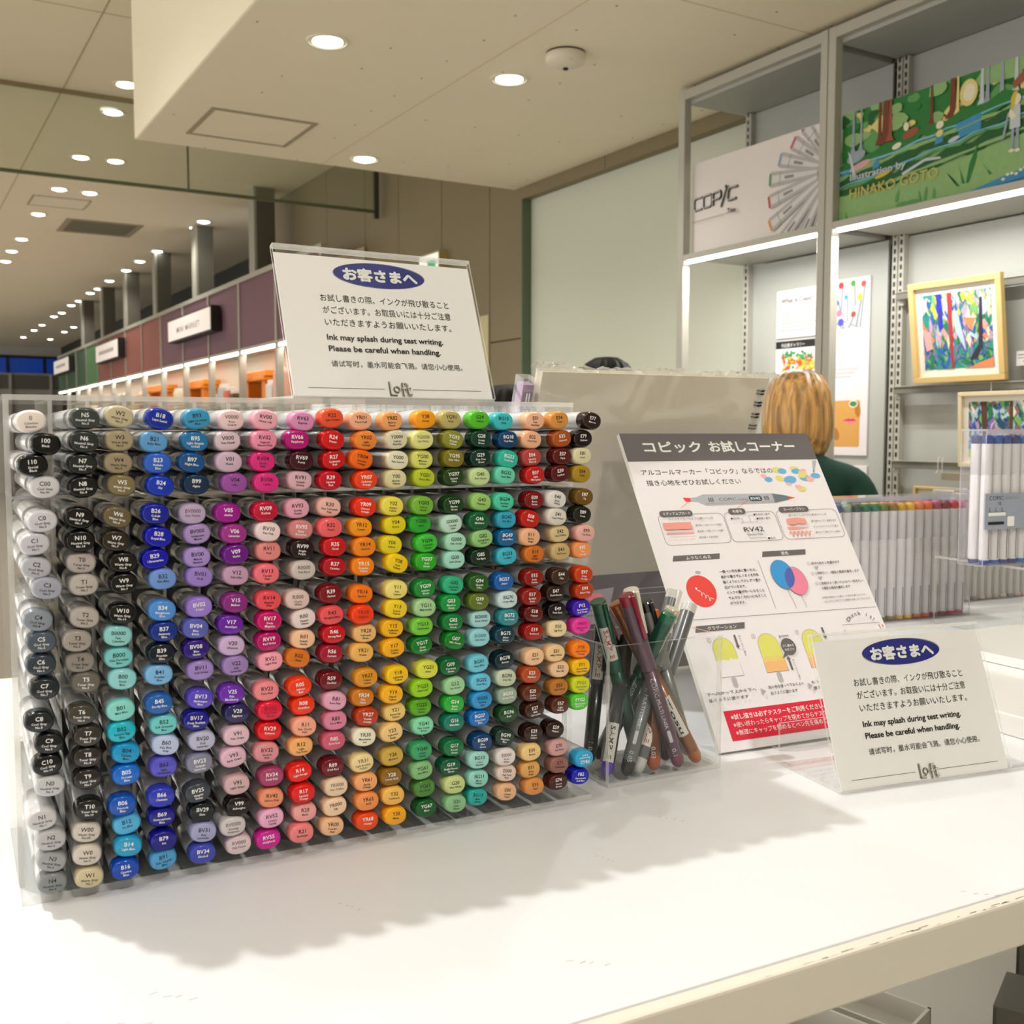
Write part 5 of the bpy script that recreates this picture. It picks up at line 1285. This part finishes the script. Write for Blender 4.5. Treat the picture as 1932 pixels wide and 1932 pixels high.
def painting(f, W, H, seed, pal, n):
    rnd = random.Random(seed)
    for i in range(n):
        cx, cy = rnd.uniform(0, W), rnd.uniform(0, H); L = rnd.uniform(.06, .3) * H; w = rnd.uniform(.01, .05) * W; a = R(90 + rnd.gauss(0, 18)) if cy > H * .35 else R(rnd.uniform(20, 160))
        dx, dy = math.cos(a) * L / 2, math.sin(a) * L / 2; k = rnd.choice(pal[0] if cy > H * .65 else pal[1] if cy > H * .35 else pal[2])
        pts = flat_clip([(cx - dx, cy - dy), (cx - dx * .2 + w, cy - dy * .3), (cx + dx, cy + dy), (cx + dx * .3 - w, cy + dy * .2)], 0, 0, W, H)
        if len(pts) > 2: f.poly(pts, k)
def build_pictures():
    wood = mat('pale_wood', 'd9b97a', .5, noise=.06, scale=30); wood2 = mat('pale_wood_light', 'e3d2ae', .5, noise=.05, scale=30); mount = mat('picture_mount', 'f0ece2', .6)
    pal = ['1f7a4a', '2f5fb0', '2b2fb0', 'a8353a', 'e88a5a', 'efd9b8', 'c9a0b8', '2a8f8a', '7fb06a', 'd7d94a', '30263a', '8f6fb0', 'b8cfe0', 'e7a3a0', '5a3a28', '1f4f6a', 'f0e8d8', '2f8fc0', '6fc5d8', 'b7d85a', '8a6a5a']
    MT = [mat('paint_' + h, h, .6, noise=.1, scale=200) for h in pal]
    def frame(label, y0, z0, w, h, fw, mw, lean, mats, ptn, xb=2.684):
        t = thing('framed_picture', label, 'picture', (xb, y0, z0)); c, s = math.cos(lean), math.sin(lean)
        def fn(u, v, n): return (v * s - n * c, -u, v * c + n * s)
        M = Matrix(((0, -c, s, 0), (-1, 0, 0, 0), (0, s, c, 0), (0, 0, 0, 1)))     # (u, n, v)
        for q in ((0, w, 0, fw), (0, w, h - fw, h), (0, fw, fw, h - fw), (w - fw, w, fw, h - fw)): G().cbox(q[0], q[1], -.004, .014, q[2], q[3], .0015, M=M).obj('frame_rail', mats, t)
        G().box(fw, w - fw, -.003, .002, fw, h - fw, M=M).obj('mount', mount, t)
        f = Flat(); ptn(f, (w - 2 * fw - 2 * mw) * 1000, (h - 2 * fw - 2 * mw) * 1000); f.obj('painting', MT, lambda u, v, n: fn(u + fw + mw, v + fw + mw, n + .002), t, lift=.000004)
        return t
    def p1(f, W, H):
        f.rect(0, 0, W, H, 7); painting(f, W, H, 3, ([0, 8, 5, 12, 6, 16, 9, 1], [5, 4, 6, 0, 13, 1, 8, 12, 11], [7, 0, 15, 1, 8, 11, 7]), 420)
        f.poly([(W * .22, H), (W * .30, H), (W * .31, H * .55), (W * .25, H * .5)], 2); f.poly([(W * .38, H), (W * .45, H), (W * .44, 0), (W * .40, 0)], 3)
        f.poly([(W * .46, H * .74), (W * .52, H * .76), (W * .60, H * .40), (W * .62, H * .22), (W * .48, H * .50)], 12); f.poly([(W * .60, H * .66), (W * .78, H * .64), (W * .70, H * .48)], 4)
        f.poly([(W * .84, H * .9), (W * .88, H * .9), (W * .86, H * .3), (W * .78, H * .12), (W * .66, H * .10), (W * .8, H * .3)], 10); f.poly([(0, H * .55), (W * .12, H * .5), (W * .14, H * .28), (W * .04, H * .25)], 13); f.poly([(W * .66, 0), (W, 0), (W, H * .12), (W * .8, H * .06)], 4)
    def p2(f, W, H):
        f.rect(0, 0, W, H, 12); painting(f, W, H, 8, ([1, 12, 15, 16, 0, 20, 8], [6, 20, 1, 11, 12, 15], [17, 18, 17, 18]), 300)
        f.rect(0, H * .14, W, H * .30, 17); f.rect(0, H * .22, W, H * .27, 18); f.rect(0, 0, W, H * .14, 19); f.poly([(W * .2, H * .02), (W * .25, H * .02), (W * .24, H), (W * .16, H)], 14); f.poly([(W * .52, 0), (W * .56, 0), (W * .57, H), (W * .53, H)], 14)
    frame('large square picture in a light wooden frame, colourful forest painting, leaning on the middle rail', 2.163, 1.447, .305, .293, .018, .020, -.13, wood, p1, 2.684)
    frame('landscape picture of trees and blue water in a pale frame, hanging below the middle rail', 1.992, 1.203, .30, .212, .012, .016, -.05, wood2, p2, 2.674)
    frame('wood-framed picture low on the wall behind the marker cases, only its top edge showing', 2.148, .905, .172, .235, .008, .014, .02, wood, p2, 2.674)
    t = thing('price_card', 'small white caption card right of the large framed picture', 'card', (2.71, 1.853, 1.484)); b = G().box(0, .002, -.09, 0, 0, .04).obj('card', WHITE, t)
    f = Flat(); f.rect(5, 28, 40, 31, 0); f.rect(5, 20, 60, 22, 0); f.rect(20, 10, 50, 13, 0); f.obj('lettering', GREYP, lambda u, v, n: (-n, -u, v), b)
    for y, z in ((1.907, 1.447), (2.075, 1.220), (2.060, 1.220)):
        t = thing('clear_hook', 'clear plastic hook over the %s rail' % ('middle' if z > 1.4 else 'lower'), 'hook', (2.684, y, z), group='clear hooks on the rails')
        t['label'] = {1.907: 'clear plastic hook over the middle rail, under the large framed picture', 2.075: 'left clear plastic hook of the pair on the lowest rail', 2.060: 'right clear plastic hook of the pair on the lowest rail'}[y]
        G().tube([(.012, 0, -.002), (.010, 0, .006), (.003, 0, .008), (-.004, 0, .002), (-.003, 0, -.03), (-.010, 0, -.04), (-.016, 0, -.034)], .0014, 7).obj('wire', EDGE, t, True)
build_pictures()

# ================================================================= FAR CABINET ROW
def build_cabinets():
    fr = mat('cabinet_frame', 'a8a397', .45); crm = mat('cabinet_inside', 'd9c4ae', .6); ledm = mat('cabinet_led', 'fff6e8', .4, emit=3.0)
    pur = mat('purple_panel', '6f4a55', .6, noise=.12, scale=40); redp = mat('red_brown_panel', '8e5044', .6, noise=.1, scale=40); grn = mat('green_panel', '4c7a48', .6, noise=.1, scale=40); dgr = mat('dark_green_panel', '35553a', .6, noise=.1, scale=40)
    X, P = 2.44, .909; ordn = ['nearest', 'second', 'third', 'fourth', 'fifth', 'sixth', 'seventh', 'eighth', 'ninth', 'tenth', 'eleventh', 'twelfth', 'thirteenth']
    for k in range(13):
        y0 = 6.53 + P * k; ym = y0 + P / 2
        m, cn = (pur, 'dusky purple') if y0 < 10.9 else (redp, 'red-brown') if y0 < 14.5 else (grn, 'green') if y0 < 15.5 else (dgr, 'dark green')
        t = thing('display_cabinet', '%s display cabinet past the glass screen, with a %s top panel' % (ordn[k], cn), 'cabinet', (X, y0, 0), group='display cabinets along the aisle')
        G().box(.012, .03, .038, P - .002, 1.955, 2.46).obj('top_panel', m, t)
        g = G(); g.box(0, .05, .0, .036, 0, 2.50); g.obj('post', fr, t)
        G().box(0, .03, .0365, P - .001, 2.462, 2.50).obj('top_rail', fr, t)
        G().box(0, .03, .0365, P - .001, 1.935, 1.955).obj('light_rail', fr, t)
        G().box(.004, .026, .07, P - .03, 1.912, 1.934).obj('light_strip', ledm, t)
        G().box(.29, .30, 0, P - .001, 0, 2.50).obj('back_panel', crm, t)
        G().box(.03, .289, .0365, P - .001, 1.50, 1.53).obj('shelf', fr, t); G().box(.03, .289, .0365, P - .001, .9, .93).obj('shelf', fr, t)
        G().box(.03, .289, .0365, P - .001, 1.94, 1.955).obj('roof', fr, t)
    l = bpy.data.lights.new('cabinet_strip_lamp', 'AREA'); l.shape = 'RECTANGLE'; l.size = .03; l.size_y = 11.6; l.energy = 16; l.color = (1, .93, .85)
    lo = bpy.data.objects.new('cabinet_strip_lamp', l); col.objects.link(lo); lo.location = (X + .05, 6.6 + 5.8, 1.905)
    # goods in the bays
    org = mat('orange_plastic', 'ef8a1c', .4)
    for y0, y1, h, lb in ((7.98, 8.62, .245, 'orange two-legged display stand on the shelf of the second cabinet'), (9.78, 10.5, .25, 'orange two-legged display stand on the shelf of the fourth cabinet'), (11.45, 12.25, .27, 'orange two-legged display stand on the shelf of the sixth cabinet')):
        t = thing('orange_stand', lb, 'display stand', (X + .08, (y0 + y1) / 2, 1.5302), group='orange display stands in the cabinets'); w = (y1 - y0) / 2
        G().cbox(0, .16, -w, w, h - .045, h, .006).obj('top', org, t); G().cbox(-.01, .17, -w + .02, w - .02, h - .075, h - .046, .004).obj('apron', org, t)
        for s in (-1, 1): G().cbox(.02, .14, min(s * w * .82, s * w * .55), max(s * w * .82, s * w * .55), 0, h - .076, .004).obj('leg', org, t)
    rnd = random.Random(12); pal = ['f1b8a8', 'e8e4dc', 'c9c5be', 'f3c9b5', 'e06a4a', '8fb0c8', 'efe6d0', 'd8a070', '5c5138', 'f0d060']
    names = {'f1b8a8': 'pink', 'e8e4dc': 'white', 'c9c5be': 'grey', 'f3c9b5': 'peach', 'e06a4a': 'coral', '8fb0c8': 'pale blue', 'efe6d0': 'cream', 'd8a070': 'tan', '5c5138': 'dark olive', 'f0d060': 'yellow'}
    for k, (y, h, c) in enumerate(((7.62, .24, 'f1b8a8'), (7.80, .16, 'e8e4dc'), (8.80, .12, '5c5138'), (8.95, .15, 'e06a4a'), (9.38, .10, '8fb0c8'), (9.12, .18, 'c9c5be'), (10.75, .2, 'efe6d0'), (11.1, .1, 'f1b8a8'), (12.5, .22, 'd8a070'), (13.05, .15, 'f0d060'), (13.5, .24, '5c5138'), (13.75, .24, 'e8e4dc'), (14.2, .2, 'e06a4a'), (14.6, .22, 'efe6d0'), (15.1, .16, 'f3c9b5'), (15.7, .2, 'efe6d0'), (16.2, .15, 'c9c5be'), (17.0, .18, 'f0d060'))):
        w = .07 if h > .15 else .05
        t = thing('boxed_goods', '%s goods box on the cabinet shelves, %s from the near end' % (names[c], ordn[k] if k < 13 else ['fourteenth', 'fifteenth', 'sixteenth', 'seventeenth', 'eighteenth'][k - 13]), 'box', (X + .09, y, 1.5302), group='goods in the far cabinets')
        m = mat('goods_' + c, c, .5)
        G().cbox(-.04, .04, -w, w, 0, h - .03, .004).obj('carton', m, t); G().cbox(-.03, .03, -w * .8, w * .8, h - .0299, h, .004).obj('lid', mat('goods_e8e4dc', 'e8e4dc', .5), t)
    # sign boxes
    bl = mat('sign_frame_black', '181616', .5); wf = mat('sign_face', 'efe4dc', .5, emit=.25)
    for i, (ya, yb, z0, z1, tx) in enumerate(((8.87, 10.40, 2.135, 2.345, 'MINI MARKET'), (12.88, 14.35, 2.16, 2.385, None), (16.62, 18.15, 2.19, 2.41, None))):
        t = thing('sign_box', ('white sign box with a black frame and grey lettering on the purple cabinet panels', 'white black-framed sign box on the red-brown cabinet panels', 'white black-framed sign box on the green cabinet panels')[i], 'sign', (2.36, yb, z0), group=None)
        w, h = yb - ya, z1 - z0
        G().box(0, .079, -w, 0, 0, h).obj('frame', bl, t); fc = G().box(-.004, 0, -w + .02, -.02, .014, h - .014).obj('face', wf, t)
        f = Flat()
        if tx: f.text(tx, 360, 70, 72, 0, width=w * 1000 - 720, bold=.01, space=1.2)
        else:
            for q in range(9): f.rect(250 + q * 110, 90, 320 + q * 110, 135, 0)
        f.obj('lettering', mat('sign_grey', '8b8480', .6), lambda u, v, n: (-.004 - n, -u, v), fc, base=.001)['kind'] = 'stuff'
    cm = mat('pillar_unlit', '5a584c', .5); cf = mat('pillar_lit', '9c998c', .5)  # lit front and unlit sides of the pillars put into two greys
    for i, y in enumerate((7.95, 9.68, 11.3, 12.85, 14.35, 15.9)):
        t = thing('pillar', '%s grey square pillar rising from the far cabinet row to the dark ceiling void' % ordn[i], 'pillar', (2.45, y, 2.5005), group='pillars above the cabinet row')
        G().box(0, .02, 0, .14, 0, .628).obj('lit_face', cf, t); G().box(.0201, .16, 0, .14, 0, .628).obj('shaft', cm, t)
    t = thing('exit_sign', 'green and white exit sign box on the brown wall behind the upper notice', 'exit sign', (2.70, 5.64, 2.14))
    G().box(0, .0495, -.26, 0, 0, .17).obj('housing', mat('exit_housing', 'b5a56c', .5), t); G().box(-.003, 0, -.25, -.01, .01, .16).obj('face', mat('exit_white', 'e8ece0', .4, emit=.5), t)
    G().box(-.0045, -.003, -.22, -.12, .02, .125).obj('pictogram', mat('exit_green', '1fa070', .4, emit=.5), t)
    t = thing('exit_sign', 'small distant hanging exit sign, a pale upright strip under the high ceiling', 'exit sign', (.75, 14.0, CEIL))
    G().box(-.02, .02, -.03, .03, -.42, -.12).obj('face', mat('exit_pale', 'bcd8c8', .4, emit=.4), t); G().box(-.005, .005, -.01, .01, -.12, 0).obj('hanger', fr, t)
build_cabinets()

# ================================================================= PEOPLE (seen from behind)
def person(label, x, y, h, yaw, hair, top, legs, style, root=None, arm=0.):
    t = thing('person', label, 'person', (x, y, 0), yaw); s = h
    V, E, Rr = [], [], []
    def v(p, r, par=None):
        V.append((p[0] * s, p[1] * s, p[2] * s)); Rr.append((r * s) if not isinstance(r, tuple) else (r[0] * s, r[1] * s)); i = len(V) - 1
        if par is not None: E.append((par, i))
        return i
    pel = v((0, 0, .52), (.085, .06)); sp = v((0, .005, .62), (.078, .055), pel); ch = v((0, 0, .73), (.090, .060), sp); ub = v((0, -.008, .795), (.072, .048), ch); nk = v((0, .0, .845), (.030, .032), ub)
    hb = v((0, .014, .885), (.040, .046), nk); hm = v((0, .018, .932), (.052, .060), hb); ht = v((0, .014, .972), (.036, .042), hm)
    for sx in (-1, 1):
        sh = v((sx * .098, -.004, .795), (.034, .034), ub); up = v((sx * .118, -.008, .765), .034, sh); el = v((sx * .138, -.012 + arm * .3, .625), .023, up); wr = v((sx * .125, .09 + arm, .535 + arm * .9), .015, el)
        hd = v((sx * .120, .125 + arm, .52 + arm), (.020, .010), wr)
        for k, (dx, L) in enumerate(((-.014, .036), (-.005, .042), (.004, .038), (.012, .030))):
            a = v((sx * .120 + dx, .145 + arm, .512 + arm), .0052, hd); b = v((sx * .120 + dx * 1.15, .145 + L * .5 + arm, .500 + arm), .0048, a); v((sx * .120 + dx * 1.2, .143 + L * .75 + arm, .484 + arm), .0042, b)
        a = v((sx * .120 - sx * .018, .120 + arm, .512 + arm), .0058, hd); v((sx * .120 - sx * .026, .137 + arm, .500 + arm), .0052, a)
        hp = v((sx * .052, 0, .485), (.055, .058), pel); kn = v((sx * .056, .006, .275), (.034, .036), hp); an = v((sx * .058, -.008, .050), .022, kn); v((sx * .060, .03, .022), (.024, .018), an); v((sx * .064, .072, .016), (.022, .013), len(V) - 1)
    me = bpy.data.meshes.new('figure'); me.from_pydata(V, E, []); o = bpy.data.objects.new('figure', me); col.objects.link(o)
    md = o.modifiers.new('skin', 'SKIN'); md.use_smooth_shade = True
    for i, r in enumerate(Rr): me.skin_vertices[0].data[i].radius = r if isinstance(r, tuple) else (r, r)
    me.skin_vertices[0].data[0].use_root = True
    ss = o.modifiers.new('sub', 'SUBSURF'); ss.levels = 2; ss.render_levels = 2
    dg = bpy.context.evaluated_depsgraph_get(); nm = bpy.data.meshes.new_from_object(o.evaluated_get(dg)); bpy.data.objects.remove(o)
    nm.materials.clear()
    for m in (mat('skin_tone', 'd9a98a', .5), mat('cloth_' + top, top, .85, noise=.15, scale=90, bump=.3), mat('cloth_' + legs, legs, .8, noise=.1, scale=60), mat('shoe_black', '1b1b1c', .5)): nm.materials.append(m)
    for p in nm.polygons:
        c = p.center / s; ax = abs(c.x)
        if c.z < .045: p.material_index = 3
        elif c.z < .50 and ax < .125 and c.y < .085: p.material_index = 2
        elif c.z > .862: p.material_index = 0
        elif c.y > .088 + arm * .9: p.material_index = 0
        else: p.material_index = 1
    nm.shade_smooth(); body = link('body', nm, t)
    # face and ears
    sk = mat('skin_tone', 'd9a98a'); g = G()
    g.loft([[(a * s, b * s, c * s) for a, b, c in r] for r in ([(-.008, .070, .912), (.008, .070, .912), (.006, .070, .935), (-.006, .070, .935)], [(-.005, .089, .914), (.005, .089, .914), (.003, .078, .934), (-.003, .078, .934)])]); g.obj('nose', sk, t, True)
    for sx in (-1, 1):
        G().lathe([(.002 * s, 0), (.009 * s, .001 * s), (.010 * s, .005 * s), (.004 * s, .009 * s)], 12, M=Matrix.Translation((sx * .052 * s, .008 * s, .925 * s)) @ Matrix.Rotation(R(90 * sx), 4, 'Y')).obj('ear', sk, t, True)
        e = G().lathe([(.0005, -.006 * s), (.006 * s, 0), (.0005, .006 * s)], 12, M=Matrix.Translation((sx * .021 * s, .068 * s, .938 * s))).obj('eye', mat('eye_white', 'ece8e2', .3), t, True)
    G().box(-.014 * s, .014 * s, .066 * s, .0725 * s, .8935 * s, .899 * s).obj('mouth', mat('lips', 'b5605a', .5), t)
    if style == 'turtle': G().lathe([(.041 * s, .836 * s), (.040 * s, .862 * s), (.0365 * s, .864 * s), (.036 * s, .845 * s)], 24, M=Matrix.Translation((0, .004 * s, 0)), cap0=False, cap1=False).obj('collar', mat('cloth_' + top, top), t, True)
    # hair: closed shell with strand grooves
    rnd = random.Random(int(h * 1000)); n = 96; ph = [rnd.uniform(-1, 1) for _ in range(n)]; bob = style == 'turtle'
    prof = ([(0, .9985), (.022, .996), (.041, .986), (.053, .970), (.0600, .948), (.0640, .922), (.0650, .898), (.0630, .876), (.0570, .856), (.049, .842), (.040, .836)] if bob else
            [(0, .9985), (.024, .996), (.043, .985), (.055, .968), (.061, .945), (.063, .920), (.060, .895), (.052, .875), (.044, .862), (.034, .858)])
    rings = []
    for k, (r, z) in enumerate(prof):
        row = []
        for j in range(n):
            a = 2 * math.pi * j / n; front = math.sin(a) > .35 and z < .955
            rr = r * (1 + .035 * math.sin(a * 17 + k * .35 + ph[j] * .5) * min(1, k / 3) + .012 * ph[j]) + .0005
            if front: rr = min(rr, .052)
            zz = z + (.012 * (abs(ph[j])) if k > len(prof) - 4 else 0) + (.006 * math.sin(a * 2) if bob and k > 5 else 0)
            row.append((rr * math.cos(a) * s * .97, (rr * math.sin(a) * 1.08 + (.010 if not front else .014)) * s, zz * s))
        rings.append(row)
    hm_ = bpy.data.materials.get('hair_' + hair)
    if not hm_:
        hm_ = mat('hair_' + hair, hair, .34 if root else .55, spec=.5 if root else .25); nt = hm_.node_tree; b = nt.nodes['Principled BSDF']
        tc = nt.nodes.new('ShaderNodeTexCoord'); mp = nt.nodes.new('ShaderNodeMapping'); mp.inputs['Scale'].default_value = (60, 60, 3); nz = nt.nodes.new('ShaderNodeTexNoise'); nz.inputs['Scale'].default_value = 1.6; nz.inputs['Detail'].default_value = 3
        rp = nt.nodes.new('ShaderNodeValToRGB'); c = lin(hair); rp.color_ramp.elements[0].position = .35; rp.color_ramp.elements[1].position = .7
        rp.color_ramp.elements[0].color = (*[q * (.42 if root else .6) for q in c], 1); rp.color_ramp.elements[1].color = (*[min(1, q * 1.35) for q in c], 1)
        nt.links.new(tc.outputs['Object'], mp.inputs[0]); nt.links.new(mp.outputs[0], nz.inputs['Vector']); nt.links.new(nz.outputs['Fac'], rp.inputs[0])
        last = rp.outputs[0]
        if root:                                                        # darker roots along the parting
            sx = nt.nodes.new('ShaderNodeSeparateXYZ'); mr = nt.nodes.new('ShaderNodeMapRange'); mr.inputs[1].default_value = .975 * s; mr.inputs[2].default_value = .999 * s
            mx = nt.nodes.new('ShaderNodeMix'); mx.data_type = 'RGBA'; mx.inputs[7].default_value = (*lin(root), 1)
            nt.links.new(tc.outputs['Object'], sx.inputs[0]); nt.links.new(sx.outputs[2], mr.inputs[0]); nt.links.new(mr.outputs[0], mx.inputs[0]); nt.links.new(last, mx.inputs[6]); last = mx.outputs[2]
        nt.links.new(last, b.inputs['Base Color'])
    G().loft(rings, 0, True, True).obj('hair', hm_, t, True)
    return t
person('person seen from behind with a chin-length blond bob and dark green turtleneck, facing the shelving', 2.135, 2.10, 1.475, R(-38), 'dca866', '123c30', '2a2c33', 'turtle', root='4a3018')
person('person with short black hair, only the crown showing above the film-wrapped drawing pad', 1.99, 2.78, 1.543, R(-20), '070605', '2b2f3a', '22242a', 'short')
person('person with black hair, crown showing between the upper notice and the purple pack', 1.528, 2.597, 1.438, R(20), '070606', '4a4c50', '2c2a28', 'short')
bpy.data.objects.remove(TO)
